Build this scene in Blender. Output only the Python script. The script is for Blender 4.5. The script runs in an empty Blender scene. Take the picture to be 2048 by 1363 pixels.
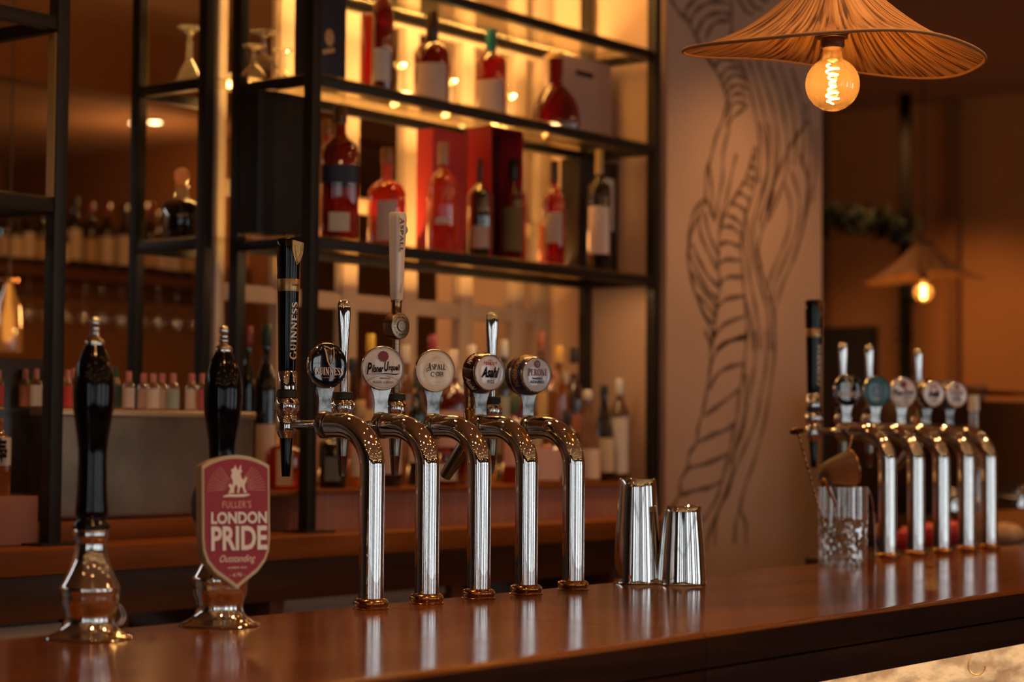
import bpy, bmesh, math, random
from mathutils import Vector, Matrix
random.seed(7)
SC = bpy.context.scene
COL = SC.collection
PI = math.pi

# ------------------------------------------------------------------ camera
F = 3982.4                                   # focal length in pixels of a 2048 px wide frame
R_ = Vector((0.61591603, -0.78777321, 0.00779814))
U_ = Vector((-0.04182016, -0.02280913, 0.99886476))
A_ = Vector((0.78670103, 0.61554294, 0.04699332))
EYE = Vector((0, 0, 1.385))
cd = bpy.data.cameras.new('camera'); cam = bpy.data.objects.new('camera', cd); COL.objects.link(cam)
cd.sensor_width = 36.0; cd.lens = F * 36 / 2048
cam.matrix_world = Matrix(((R_.x, U_.x, -A_.x, EYE.x), (R_.y, U_.y, -A_.y, EYE.y), (R_.z, U_.z, -A_.z, EYE.z), (0, 0, 0, 1)))
cd.dof.use_dof = True; cd.dof.focus_distance = 3.45; cd.dof.aperture_fstop = 2.8
cd.clip_start = 0.05; cd.clip_end = 100
SC.camera = cam

# ------------------------------------------------------------------ world, exposure, room lights
SC.view_settings.view_transform = 'Standard'; SC.view_settings.look = 'None'
SC.view_settings.gamma = 1.0; SC.view_settings.use_curve_mapping = False
SC.view_settings.exposure = 0.0
w = bpy.data.worlds.new('overcast_day'); SC.world = w; w.use_nodes = True
w.node_tree.nodes['Background'].inputs[0].default_value = (0.90, 0.96, 1.0, 1)
w.node_tree.nodes['Background'].inputs[1].default_value = 2.7

def area(name, loc, rot, sx, sy, energy, color):
    l = bpy.data.lights.new(name, 'AREA'); l.shape = 'RECTANGLE'; l.size = sx; l.size_y = sy
    l.energy = energy; l.color = color
    o = bpy.data.objects.new(name, l); o.location = loc; o.rotation_euler = rot; COL.objects.link(o); return o
def point(name, loc, energy, color, rad=0.03):
    l = bpy.data.lights.new(name, 'POINT'); l.energy = energy; l.color = color; l.shadow_soft_size = rad
    o = bpy.data.objects.new(name, l); o.location = loc; COL.objects.link(o); return o
WARM = (1.0, 0.55, 0.15); AMBER = (1.0, 0.45, 0.12)
# led strip under the bar overhang, led strips of the back bar shelves, fill lights added for shelves and rooms
area('under_bar_led', (3.2, 1.60, 0.985), (math.radians(40), 0, 0), 3.4, 0.02, 3.6, (1.0, 0.60, 0.26))
LEDS = [(4.36, 3.62, 1.890, 1.3, 8.5), (4.36, 3.62, 2.290, 1.3, 10), (4.36, 3.62, 2.580, 1.3, 9)]
area('ledge_led', (4.3, 3.735, 1.262), (math.radians(185), 0, 0), 1.45, 0.012, 1.3, AMBER)
area('ledge_bottle_fill', (4.3, 3.425, 1.838), (math.radians(12), 0, 0), 1.4, 0.012, 2.6, (1.0, .58, .24))  # added fill that brightens the ledge bottles from the front
area('shelf_top_fill', (4.3, 3.60, 3.05), (math.radians(8), 0, 0), 1.4, 0.10, 13, WARM)  # added overhead fill to even out the light on lattice and side wall
for k, (x, y, z, L, e) in enumerate(LEDS):
    area('shelf_led', (x, y, z), (math.radians(143), 0, 0), L, 0.015, e, WARM)
for x, y, e in ((2.3, 2.8, 12), (4.0, 2.7, 3), (5.5, 2.75, 17), (7.2, 4.6, 20), (8.5, 4.3, 22), (8.4, 2.4, 14), (1.2, 0.9, 20), (3.0, 1.2, 22), (5.0, 1.0, 22), (7.0, 1.0, 14)):  # unseen spots added as warm fill for bar, pillar and rooms
    l = bpy.data.lights.new('fill_spot', 'SPOT'); l.energy = e * 3.2; l.color = (1.0, 0.49, 0.17); l.spot_size = math.radians(110); l.spot_blend = 0.8; l.shadow_soft_size = 0.05
    o = bpy.data.objects.new('fill_spot', l); o.location = (x, y, 3.05); COL.objects.link(o)
point('back_room_fill', (4.7, 4.9, 1.9), 13, (1.0, 0.42, 0.12), 0.1)  # added fill with no fitting, brightens the room behind the lattice

# ------------------------------------------------------------------ picking places: pixel of the photo -> point on a real plane
def ray(px, py): return A_ + R_ * ((px - 1024) / F) - U_ * ((py - 681.5) / F)
def oY(px, py, Y): d = ray(px, py); return EYE + d * ((Y - EYE.y) / d.y)
def oX(px, py, X): d = ray(px, py); return EYE + d * ((X - EYE.x) / d.x)
def oZ(px, py, Z): d = ray(px, py); return EYE + d * ((Z - EYE.z) / d.z)
def depth(P): return (Vector(P) - EYE).dot(A_)

# ------------------------------------------------------------------ materials
def newmat(name):
    m = bpy.data.materials.new(name); m.use_nodes = True
    return m, m.node_tree.nodes, m.node_tree.links, m.node_tree.nodes['Principled BSDF']
def P(name, col, rough=0.5, metal=0.0, coat=0.0, spec=0.5, emit=None, es=0.0):
    m, n, l, b = newmat(name)
    b.inputs['Base Color'].default_value = (*col, 1); b.inputs['Roughness'].default_value = rough
    b.inputs['Metallic'].default_value = metal; b.inputs['Coat Weight'].default_value = coat
    b.inputs['Coat Roughness'].default_value = 0.03; b.inputs['Specular IOR Level'].default_value = spec
    if emit: b.inputs['Emission Color'].default_value = (*emit, 1); b.inputs['Emission Strength'].default_value = es
    return m
def noisy(name, c1, c2, rough=0.5, scale=(3, 3, 3), detail=4, bump=0.0, metal=0.0, coat=0.0, rvar=0.0, bscale=1.0, lo=0.35, hi=0.65, coatr=0.1):
    m, n, l, b = newmat(name)
    tc = n.new('ShaderNodeTexCoord'); mp = n.new('ShaderNodeMapping'); mp.inputs['Scale'].default_value = scale
    nz = n.new('ShaderNodeTexNoise'); nz.inputs['Scale'].default_value = 1.0; nz.inputs['Detail'].default_value = detail
    cr = n.new('ShaderNodeValToRGB'); cr.color_ramp.elements[0].position = lo; cr.color_ramp.elements[1].position = hi
    cr.color_ramp.elements[0].color = (*c1, 1); cr.color_ramp.elements[1].color = (*c2, 1)
    l.new(tc.outputs['Object'], mp.inputs[0]); l.new(mp.outputs[0], nz.inputs[0]); l.new(nz.outputs[0], cr.inputs[0]); l.new(cr.outputs[0], b.inputs['Base Color'])
    b.inputs['Roughness'].default_value = rough; b.inputs['Metallic'].default_value = metal
    b.inputs['Coat Weight'].default_value = coat; b.inputs['Coat Roughness'].default_value = coatr
    if rvar:
        mr = n.new('ShaderNodeMapRange'); mr.inputs[3].default_value = max(0, rough - rvar); mr.inputs[4].default_value = rough + rvar
        l.new(nz.outputs[0], mr.inputs[0]); l.new(mr.outputs[0], b.inputs['Roughness'])
    if bump:
        bp = n.new('ShaderNodeBump'); bp.inputs['Strength'].default_value = bump; bp.inputs['Distance'].default_value = 0.01 * bscale
        l.new(nz.outputs[0], bp.inputs['Height']); l.new(bp.outputs[0], b.inputs['Normal'])
    return m
def tinted(name, col, translucent=0.25, gloss=0.12, rough=0.05, tcol=None):
    """coloured glass full of liquid: tinted see-through, some scattering, a glossy skin"""
    m = bpy.data.materials.new(name); m.use_nodes = True; n = m.node_tree.nodes; l = m.node_tree.links; n.clear()
    out = n.new('ShaderNodeOutputMaterial'); t = n.new('ShaderNodeBsdfTransparent'); t.inputs[0].default_value = (*col, 1)
    tl = n.new('ShaderNodeBsdfTranslucent'); tl.inputs[0].default_value = (*(tcol or col), 1)
    g = n.new('ShaderNodeBsdfGlossy'); g.inputs['Roughness'].default_value = rough; g.inputs[0].default_value = (1, 1, 1, 1)
    m1 = n.new('ShaderNodeMixShader'); m1.inputs[0].default_value = translucent
    l.new(t.outputs[0], m1.inputs[1]); l.new(tl.outputs[0], m1.inputs[2])
    lw = n.new('ShaderNodeLayerWeight'); lw.inputs[0].default_value = 0.35
    mr = n.new('ShaderNodeMapRange'); mr.inputs[3].default_value = gloss * 0.4; mr.inputs[4].default_value = min(1, gloss * 5)
    l.new(lw.outputs[1], mr.inputs[0])
    m2 = n.new('ShaderNodeMixShader'); l.new(mr.outputs[0], m2.inputs[0]); l.new(m1.outputs[0], m2.inputs[1]); l.new(g.outputs[0], m2.inputs[2])
    l.new(m2.outputs[0], out.inputs[0]); return m
def emis(name, col, s):
    m = bpy.data.materials.new(name); m.use_nodes = True; n = m.node_tree.nodes; l = m.node_tree.links; n.clear()
    out = n.new('ShaderNodeOutputMaterial'); e = n.new('ShaderNodeEmission'); e.inputs[0].default_value = (*col, 1); e.inputs[1].default_value = s
    l.new(e.outputs[0], out.inputs[0]); return m

def wood(name, dark, mid, light, rough, coat, axis='X', rvar=0.06, spec=0.5, grain=0.08):
    m, n, l, b = newmat(name)
    tc = n.new('ShaderNodeTexCoord'); mp = n.new('ShaderNodeMapping')
    mp.inputs['Scale'].default_value = {'X': (1.2, 16, 16), 'Y': (16, 1.2, 16), 'Z': (16, 16, 1.2)}[axis]
    nz = n.new('ShaderNodeTexNoise'); nz.inputs['Scale'].default_value = 1; nz.inputs['Detail'].default_value = 6; nz.inputs['Distortion'].default_value = 0.6
    cr = n.new('ShaderNodeValToRGB'); e = cr.color_ramp.elements; e[0].position = 0.3; e[0].color = (*dark, 1); e[1].position = 0.72; e[1].color = (*light, 1)
    k = e.new(0.5); k.color = (*mid, 1)
    l.new(tc.outputs['Object'], mp.inputs[0]); l.new(mp.outputs[0], nz.inputs[0]); l.new(nz.outputs[0], cr.inputs[0]); l.new(cr.outputs[0], b.inputs['Base Color'])
    n2 = n.new('ShaderNodeTexNoise'); n2.inputs['Scale'].default_value = 5; n2.inputs['Detail'].default_value = 5
    mr = n.new('ShaderNodeMapRange'); mr.inputs[3].default_value = max(0.02, rough - rvar); mr.inputs[4].default_value = rough + rvar
    l.new(tc.outputs['Object'], n2.inputs[0]); l.new(n2.outputs[0], mr.inputs[0]); l.new(mr.outputs[0], b.inputs['Roughness'])
    bp = n.new('ShaderNodeBump'); bp.inputs['Strength'].default_value = grain; bp.inputs['Distance'].default_value = 0.002
    l.new(nz.outputs[0], bp.inputs['Height']); l.new(bp.outputs[0], b.inputs['Normal'])
    b.inputs['Coat Weight'].default_value = coat; b.inputs['Coat Roughness'].default_value = 0.12; b.inputs['Specular IOR Level'].default_value = spec
    return m

CHROME = noisy('chrome', (0.72, 0.69, 0.66), (0.82, 0.80, 0.78), 0.03, (6, 6, 6), 5, metal=1.0, rvar=0.01)
def worn_chrome():
    m, n, l, b = newmat('worn_chrome')
    tc = n.new('ShaderNodeTexCoord'); b.inputs['Metallic'].default_value = 1.0
    nz = n.new('ShaderNodeTexNoise'); nz.inputs['Scale'].default_value = 26; nz.inputs['Detail'].default_value = 6
    mp = n.new('ShaderNodeMapping'); mp.inputs['Scale'].default_value = (1, 1, 0.35)
    l.new(tc.outputs['Object'], mp.inputs[0]); l.new(mp.outputs[0], nz.inputs[0])
    sp = n.new('ShaderNodeSeparateXYZ'); l.new(tc.outputs['Object'], sp.inputs[0])
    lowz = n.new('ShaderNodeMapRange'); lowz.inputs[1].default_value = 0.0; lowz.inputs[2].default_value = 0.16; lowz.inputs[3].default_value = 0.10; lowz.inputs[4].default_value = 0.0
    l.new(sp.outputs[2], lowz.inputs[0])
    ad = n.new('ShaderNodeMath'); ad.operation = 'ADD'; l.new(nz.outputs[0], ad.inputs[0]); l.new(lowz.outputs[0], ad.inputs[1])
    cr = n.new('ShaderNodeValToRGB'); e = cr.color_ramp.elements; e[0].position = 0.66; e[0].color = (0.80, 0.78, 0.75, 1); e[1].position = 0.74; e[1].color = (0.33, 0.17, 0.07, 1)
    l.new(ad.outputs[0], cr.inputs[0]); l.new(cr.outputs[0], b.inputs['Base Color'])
    mr = n.new('ShaderNodeMapRange'); mr.inputs[1].default_value = 0.6; mr.inputs[2].default_value = 0.82; mr.inputs[3].default_value = 0.02; mr.inputs[4].default_value = 0.3
    l.new(ad.outputs[0], mr.inputs[0]); l.new(mr.outputs[0], b.inputs['Roughness'])
    n3 = n.new('ShaderNodeTexNoise'); n3.inputs['Scale'].default_value = 9; l.new(tc.outputs['Object'], n3.inputs[0])
    bp = n.new('ShaderNodeBump'); bp.inputs['Strength'].default_value = 0.010; bp.inputs['Distance'].default_value = 0.004; l.new(n3.outputs[0], bp.inputs['Height']); l.new(bp.outputs[0], b.inputs['Normal'])
    return m
TUBE = worn_chrome()
BRASS = noisy('tarnished_brass', (0.30, 0.13, 0.04), (0.62, 0.36, 0.16), 0.2, (30, 30, 30), 4, metal=1.0, rvar=0.08)
BRUSHED = noisy('brushed_brass', (0.32, 0.22, 0.13), (0.46, 0.34, 0.22), 0.28, (2, 2, 300), 3, metal=1.0)
GUNM = P('gunmetal', (0.28, 0.24, 0.20), 0.22, 1.0)
ZINC = noisy('dull_zinc_plate', (0.12, 0.115, 0.11), (0.42, 0.41, 0.39), 0.25, (60, 60, 60), 5, metal=1.0, rvar=0.12)
BLACKG = P('gloss_black', (0.003, 0.002, 0.002), 0.09, 0, 0.0, spec=.35)
BLACKR = P('black_rubber', (0.01, 0.009, 0.008), 0.5)
FRAME = P('dark_steel', (0.013, 0.0085, 0.005), 0.45, 0.2)
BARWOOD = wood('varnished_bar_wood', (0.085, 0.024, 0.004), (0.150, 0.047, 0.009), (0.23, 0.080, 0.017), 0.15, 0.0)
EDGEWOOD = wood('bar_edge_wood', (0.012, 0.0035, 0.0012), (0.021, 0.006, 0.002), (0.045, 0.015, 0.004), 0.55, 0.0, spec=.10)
BACKWOOD = wood('back_counter_wood', (0.13, 0.034, 0.003), (0.22, 0.062, 0.006), (0.32, 0.10, 0.012), 0.5, 0.0, spec=.25)
DARKWOOD = wood('dark_wood', (0.05, 0.014, 0.003), (0.10, 0.03, 0.006), (0.15, 0.05, 0.01), 0.45, 0.0)
PINK = noisy('pink_glazed_tile', (0.34, 0.15, 0.11), (0.42, 0.20, 0.15), 0.22, (4, 4, 4), 3)
LATT = noisy('limewashed_wood', (0.32, 0.225, 0.165), (0.40, 0.285, 0.21), 0.6, (6, 6, 2), 4)
PILLAR = noisy('pillar_paint', (0.50, 0.33, 0.235), (0.54, 0.36, 0.26), 0.75, (3, 3, 3), 4, bump=0.05)
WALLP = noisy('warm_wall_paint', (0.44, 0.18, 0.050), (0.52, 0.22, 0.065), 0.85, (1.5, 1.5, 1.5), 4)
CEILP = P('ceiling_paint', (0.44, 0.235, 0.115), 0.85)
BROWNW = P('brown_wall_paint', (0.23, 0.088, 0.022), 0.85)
FLOORM = wood('floor_boards', (0.06, 0.03, 0.015), (0.1, 0.05, 0.025), (0.14, 0.07, 0.035), 0.5, 0.0)
PLAST = noisy('rough_plaster', (0.40, 0.31, 0.25), (0.74, 0.66, 0.56), 0.9, (9, 9, 26), 9, bump=1.0, bscale=2.0, lo=.38, hi=.56)
STEEL = noisy('brushed_steel', (0.17, 0.12, 0.08), (0.34, 0.25, 0.18), 0.36, (4, 4, 4), 5, metal=0.85, rvar=0.08)
FRIDGE = P('grey_fridge_steel', (0.55, 0.50, 0.47), 0.5, 0.1)
INK = P('mural_ink', (0.15, 0.092, 0.062), 0.8)
CREAM = P('cream_print', (0.88, 0.80, 0.68), 0.4)
WHITEP = P('white_print', (0.86, 0.83, 0.78), 0.4)
GOLD = P('gold_print', (0.55, 0.33, 0.12), 0.35, 0.4)
BLACKP = P('black_print', (0.006, 0.005, 0.006), 0.6, spec=.15)
REDP = P('red_print', (0.45, 0.02, 0.02), 0.4)
MAROONP = P('maroon_print', (0.20, 0.012, 0.012), 0.4)
NAVYP = P('navy_print', (0.015, 0.02, 0.07), 0.35, 0, 0.3)
PAPER = P('cream_paper', (0.72, 0.60, 0.48), 0.7)
PAPERW = P('white_paper', (0.78, 0.72, 0.66), 0.7)
PANE = tinted('shelf_glass', (0.93, 0.90, 0.80), 0.03, 0.10, 0.03)

# ------------------------------------------------------------------ mesh helpers
class G:
    def __init__(s): s.bm = bmesh.new(); s.mi = 0
    def face(s, vs):
        try: f = s.bm.faces.new(vs); f.material_index = s.mi; return f
        except ValueError: return None
    def box(s, x0, x1, y0, y1, z0, z1, bev=0.0, M=None, seg=2):
        b = bmesh.new() if bev else s.bm
        v = [b.verts.new((x, y, z)) for x in (x0, x1) for y in (y0, y1) for z in (z0, z1)]
        fs = []
        for q in ((0, 1, 3, 2), (4, 6, 7, 5), (0, 4, 5, 1), (2, 3, 7, 6), (0, 2, 6, 4), (1, 5, 7, 3)):
            fs.append(b.faces.new([v[i] for i in q]))
        for f in fs: f.material_index = s.mi
        if bev:
            bmesh.ops.bevel(b, geom=b.edges[:], offset=bev, segments=seg, affect='EDGES', profile=0.6, clamp_overlap=True)
            for f in b.faces: f.material_index = s.mi
            if M: bmesh.ops.transform(b, matrix=M, verts=b.verts[:])
            me = bpy.data.meshes.new('t'); b.to_mesh(me); b.free(); s.bm.from_mesh(me); bpy.data.meshes.remove(me)
        elif M: bmesh.ops.transform(s.bm, matrix=M, verts=v)
        return s
    def lathe(s, prof, seg=48, M=None, sx=1.0, sy=1.0, sq=None, cap=True, a0=0.0, a1=2 * PI):
        full = abs(a1 - a0 - 2 * PI) < 1e-6
        rings = []; n = seg if full else seg + 1
        for r, z in prof:
            ring = []
            for i in range(n):
                a = a0 + (a1 - a0) * i / seg
                c, d = math.cos(a), math.sin(a)
                if sq:
                    k = (abs(c) ** sq + abs(d) ** sq) ** (-1.0 / sq); c *= k; d *= k
                p = Vector((r * sx * c, r * sy * d, z))
                ring.append(s.bm.verts.new(M @ p if M else p))
            rings.append(ring)
        for k in range(len(rings) - 1):
            for i in range(seg):
                j = (i + 1) % n
                s.face((rings[k][i], rings[k][j], rings[k + 1][j], rings[k + 1][i]))
        if cap and full:
            if prof[0][0] > 1e-6: s.face(list(reversed(rings[0])))
            if prof[-1][0] > 1e-6: s.face(rings[-1])
        return s
    def tube(s, pts, rad, seg=16, cap=True, flat=1.0, up=None):
        pts = [Vector(p) for p in pts]; n = len(pts)
        rads = rad if isinstance(rad, (list, tuple)) else [rad] * n
        ref = Vector(up) if up else None; rings = []
        prev = None
        for i, p in enumerate(pts):
            t = (pts[min(i + 1, n - 1)] - pts[max(i - 1, 0)]).normalized()
            if prev is None:
                q = ref if ref else (Vector((0, 0, 1)) if abs(t.z) < 0.9 else Vector((1, 0, 0)))
                nrm = (q - t * q.dot(t)).normalized()
            else:
                nrm = (prev - t * prev.dot(t)).normalized()
            prev = nrm; bn = t.cross(nrm)
            rings.append([s.bm.verts.new(p + (nrm * math.cos(2 * PI * k / seg) + bn * flat * math.sin(2 * PI * k / seg)) * rads[i]) for k in range(seg)])
        for a, b in zip(rings, rings[1:]):
            for k in range(seg): s.face((a[k], a[(k + 1) % seg], b[(k + 1) % seg], b[k]))
        if cap: s.face(list(reversed(rings[0]))); s.face(rings[-1])
        return s
    def prism(s, poly, y0, y1, M=None):
        """outline in local x,z extruded along local y"""
        a = [s.bm.verts.new((x, y0, z)) for x, z in poly]; b = [s.bm.verts.new((x, y1, z)) for x, z in poly]
        s.face(a); s.face(list(reversed(b)))
        m = len(poly)
        for i in range(m): s.face((a[(i + 1) % m], a[i], b[i], b[(i + 1) % m]))
        if M: bmesh.ops.transform(s.bm, matrix=M, verts=a + b)
        return s
    def ribbon(s, pts, wid, y=0.0, M=None, closed=False):
        """flat stroke in local x,z"""
        n = len(pts); L = []; Rr = []
        for i, (x, z) in enumerate(pts):
            if closed: a = pts[(i - 1) % n]; b = pts[(i + 1) % n]
            else: a = pts[max(i - 1, 0)]; b = pts[min(i + 1, n - 1)]
            dx, dz = b[0] - a[0], b[1] - a[1]; d = math.hypot(dx, dz) or 1
            ww = (wid[i] if isinstance(wid, (list, tuple)) else wid) / 2
            nx, nz = -dz / d * ww, dx / d * ww
            p = Vector((x + nx, y, z + nz)); q = Vector((x - nx, y, z - nz))
            L.append(s.bm.verts.new(M @ p if M else p)); Rr.append(s.bm.verts.new(M @ q if M else q))
        for i in range(n if closed else n - 1):
            j = (i + 1) % n
            s.face((L[i], Rr[i], Rr[j], L[j]))
        return s
    def mesh(s, me, M):
        b = bmesh.new(); b.from_mesh(me); bmesh.ops.transform(b, matrix=M, verts=b.verts[:])
        for f in b.faces: f.material_index = s.mi
        t = bpy.data.meshes.new('t'); b.to_mesh(t); b.free(); s.bm.from_mesh(t); bpy.data.meshes.remove(t); return s
    def build(s, name, mats, parent=None, smooth=40, loc=None):
        me = bpy.data.meshes.new(name)
        bmesh.ops.recalc_face_normals(s.bm, faces=s.bm.faces[:])
        s.bm.to_mesh(me); s.bm.free()
        for m in (mats if isinstance(mats, (list, tuple)) else [mats]): me.materials.append(m)
        if smooth:
            me.shade_smooth(); me.set_sharp_from_angle(angle=math.radians(smooth))
        o = bpy.data.objects.new(name, me); COL.objects.link(o)
        if parent: o.parent = parent
        if loc: o.location = loc
        return o
def T(x, y, z): return Matrix.Translation((x, y, z))
def RX(a): return Matrix.Rotation(a, 4, 'X')
def RY(a): return Matrix.Rotation(a, 4, 'Y')
def RZ(a): return Matrix.Rotation(a, 4, 'Z')
def tag(o, label, cat, group=None, kind=None):
    if label: o['label'] = label
    if cat: o['category'] = cat
    if group: o['group'] = group
    if kind: o['kind'] = kind
    return o
def empty(name, loc=(0, 0, 0), rz=0.0):
    o = bpy.data.objects.new(name, None); o.location = loc; o.rotation_euler = (0, 0, rz); o.empty_display_size = 0.02; COL.objects.link(o); return o
ORDW = ['first', 'second', 'third', 'fourth', 'fifth', 'sixth', 'seventh', 'eighth', 'ninth', 'tenth', 'eleventh', 'twelfth', 'thirteenth', 'fourteenth', 'fifteenth', 'sixteenth']
KIDS = {}
def kids(o): return [c for c in bpy.data.objects if c.parent == o]
def dup(o, parent=None):
    c = o.copy(); COL.objects.link(c); c.parent = parent
    for ch in kids(o): dup(ch, c)
    return c
def struct(g, name, mats, smooth=40):
    o = g.build(name, mats, smooth=smooth); o['kind'] = 'structure'; return o
def bez(pts, n=8):
    """Catmull-Rom through the given points"""
    P_ = [Vector(p) for p in pts]; out = []
    for i in range(len(P_) - 1):
        a = P_[max(i - 1, 0)]; b = P_[i]; c = P_[i + 1]; d = P_[min(i + 2, len(P_) - 1)]
        for k in range(n):
            t = k / n
            out.append(0.5 * ((2 * b) + (c - a) * t + (2 * a - 5 * b + 4 * c - d) * t * t + (3 * b - a - 3 * c + d) * t ** 3))
    out.append(P_[-1]); return out

# ------------------------------------------------------------------ lettering
_cache = {}
def text_me(txt, bold=0.0, shear=0.0, space=1.0):
    k = (txt, bold, shear, space)
    if k in _cache: return _cache[k]
    c = bpy.data.curves.new('t', 'FONT'); c.body = txt; c.size = 1.0; c.align_x = 'CENTER'; c.align_y = 'CENTER'
    c.offset = bold; c.shear = shear; c.space_character = space; c.resolution_u = 3
    o = bpy.data.objects.new('t', c); COL.objects.link(o); bpy.context.view_layer.update()
    me = bpy.data.meshes.new_from_object(o.evaluated_get(bpy.context.evaluated_depsgraph_get()))
    bpy.data.objects.remove(o); bpy.data.curves.remove(c)
    if not len(me.vertices): me.from_pydata([(0, 0, 0), (.1, 0, 0), (0, .1, 0)], [], [(0, 1, 2)])
    xs = [v.co.x for v in me.vertices]; ys = [v.co.y for v in me.vertices]
    cx, cy = (min(xs) + max(xs)) / 2, (min(ys) + max(ys)) / 2; W = max(xs) - min(xs) or 1; H = max(ys) - min(ys) or 1
    for v in me.vertices: v.co.x = (v.co.x - cx) / W; v.co.y = (v.co.y - cy) / H; v.co.z = 0
    _cache[k] = me; return me
TOXZ = Matrix(((1, 0, 0, 0), (0, 0, -1, 0), (0, 1, 0, 0), (0, 0, 0, 1)))    # text plane xy -> xz, facing -y
def put_text(g, txt, x, z, W, H, y, M, **kw):
    g.mesh(text_me(txt, **kw), (M or Matrix()) @ T(x, y, z) @ TOXZ @ Matrix.Diagonal((W, H, 1, 1)))
def arc(cx, cz, rx, rz, a0, a1, n=14):
    return [(cx + rx * math.cos(math.radians(a0 + (a1 - a0) * i / n)), cz + rz * math.sin(math.radians(a0 + (a1 - a0) * i / n))) for i in range(n + 1)]
K, k_ = 0.17, 0.075
def aw(n, a0, a1, kk=K): return [k_ + (kk - k_) * abs(math.cos(math.radians(a0 + (a1 - a0) * i / n))) for i in range(n + 1)]
GL = {  # width, strokes (points, widths), serifs (x, z)
 'G': (.80, [(arc(.43, .5, .34, .46, 48, 325), aw(14, 48, 325)), ([(.70, .40), (.70, .06)], K)], [(.70, .42)]),
 'C': (.74, [(arc(.42, .5, .34, .46, 45, 320), aw(14, 45, 320)), ([(.67, .92), (.67, .68)], k_)], []),
 'O': (.84, [(arc(.42, .5, .33, .46, 0, 360, 24), aw(24, 0, 360))], []),
 'U': (.80, [([(.2, .97), (.2, .32)], K), (arc(.4, .34, .2, .30, 180, 360), k_ * 1.4), ([(.6, .97), (.6, .32)], k_)], [(.2, .97), (.6, .97)]),
 'I': (.42, [([(.21, 1), (.21, 0)], K)], [(.21, .97), (.21, .03)]),
 'N': (.86, [([(.18, 1), (.18, 0)], k_), ([(.18, .97), (.68, .03)], K), ([(.68, 1), (.68, 0)], k_)], [(.16, .97), (.18, .03), (.68, .97)]),
 'E': (.66, [([(.18, 1), (.18, 0)], K), ([(.1, .96), (.58, .96)], k_), ([(.18, .52), (.48, .52)], k_), ([(.1, .04), (.60, .04)], k_), ([(.57, .99), (.57, .78)], k_), ([(.59, .01), (.59, .24)], k_)], [(.14, .97), (.14, .03)]),
 'S': (.62, [([(.52, .76), (.47, .92), (.3, .96), (.14, .86), (.14, .70), (.28, .57), (.42, .47), (.52, .34), (.50, .14), (.32, .04), (.14, .08), (.10, .26)], [.06, .07, .08, .12, .15, .17, .17, .15, .12, .08, .07, .06])], []),
 'P': (.68, [([(.2, 1), (.2, 0)], K), ([(.2, .96), (.42, .96), (.56, .86), (.58, .73), (.54, .60), (.42, .50), (.2, .49)], [.07, .08, .13, .15, .13, .08, .07])], [(.18, .97), (.2, .03)]),
 'R': (.76, [([(.2, 1), (.2, 0)], K), ([(.2, .96), (.42, .96), (.54, .86), (.56, .74), (.52, .62), (.42, .53), (.2, .52)], [.07, .08, .13, .15, .13, .08, .07]), ([(.36, .52), (.66, .03)], K)], [(.18, .97), (.2, .03), (.68, .03)]),
 'A': (.84, [([(.42, .98), (.16, .02)], k_), ([(.42, 1), (.70, .02)], K), ([(.24, .34), (.58, .34)], k_)], [(.16, .03), (.70, .03)]),
 'L': (.64, [([(.2, 1), (.2, 0)], K), ([(.1, .04), (.58, .04)], k_), ([(.57, .01), (.57, .26)], k_)], [(.2, .97)]),
 'D': (.82, [([(.2, 1), (.2, 0)], K), ([(.2, .96), (.44, .94), (.62, .8), (.68, .5), (.62, .2), (.44, .06), (.2, .04)], [.07, .08, .14, .17, .14, .08, .07])], [(.18, .97), (.18, .03)]),
 'Y': (.74, [([(.12, .98), (.38, .48)], K), ([(.64, .98), (.38, .48)], k_), ([(.38, .5), (.38, 0)], K)], [(.12, .97), (.64, .97), (.38, .03)]),
}
def serif(g, txt, x, z, W, H, y, M, big_first=0.0, bold=1.0):
    tot = sum(GL[c][0] for c in txt); s = W / tot; cx = x - W / 2
    for i, c in enumerate(txt):
        w_, st, sf = GL[c]; hh = H * (1 + big_first) if i == 0 else H; zb = z - H / 2 - (H * big_first * 0.55 if i == 0 else 0)
        for pts, wd in st:
            g.ribbon([(cx + px * s, zb + pz * hh) for px, pz in pts], ([q * s * bold for q in wd] if isinstance(wd, list) else wd * s * bold), y, M)
        for px, pz in sf:
            g.ribbon([(cx + (px - .12) * s, zb + pz * hh), (cx + (px + .12) * s, zb + pz * hh)], .055 * s * bold + H * .02, y, M)
        cx += w_ * s

# ================================================================== THE SETTING
struct(G().box(-3.2, 9.5, -3.8, 8.8, -0.1, 0.0), 'floor', FLOORM, 0)
struct(G().box(-3.2, 9.5, -3.8, 6.45, 3.10, 3.2), 'ceiling', CEILP, 0)
struct(G().box(3.0, 9.5, 6.6, 8.8, 2.80, 2.9), 'ceiling_back', CEILP, 0)
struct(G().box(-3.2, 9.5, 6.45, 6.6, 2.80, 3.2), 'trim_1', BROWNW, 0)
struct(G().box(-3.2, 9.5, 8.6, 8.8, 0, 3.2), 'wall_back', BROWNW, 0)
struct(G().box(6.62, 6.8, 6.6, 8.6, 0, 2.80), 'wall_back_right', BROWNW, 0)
struct(G().box(9.3, 9.5, -3.8, 8.6, 0, 3.2), 'wall_right', WALLP, 0)
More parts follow.
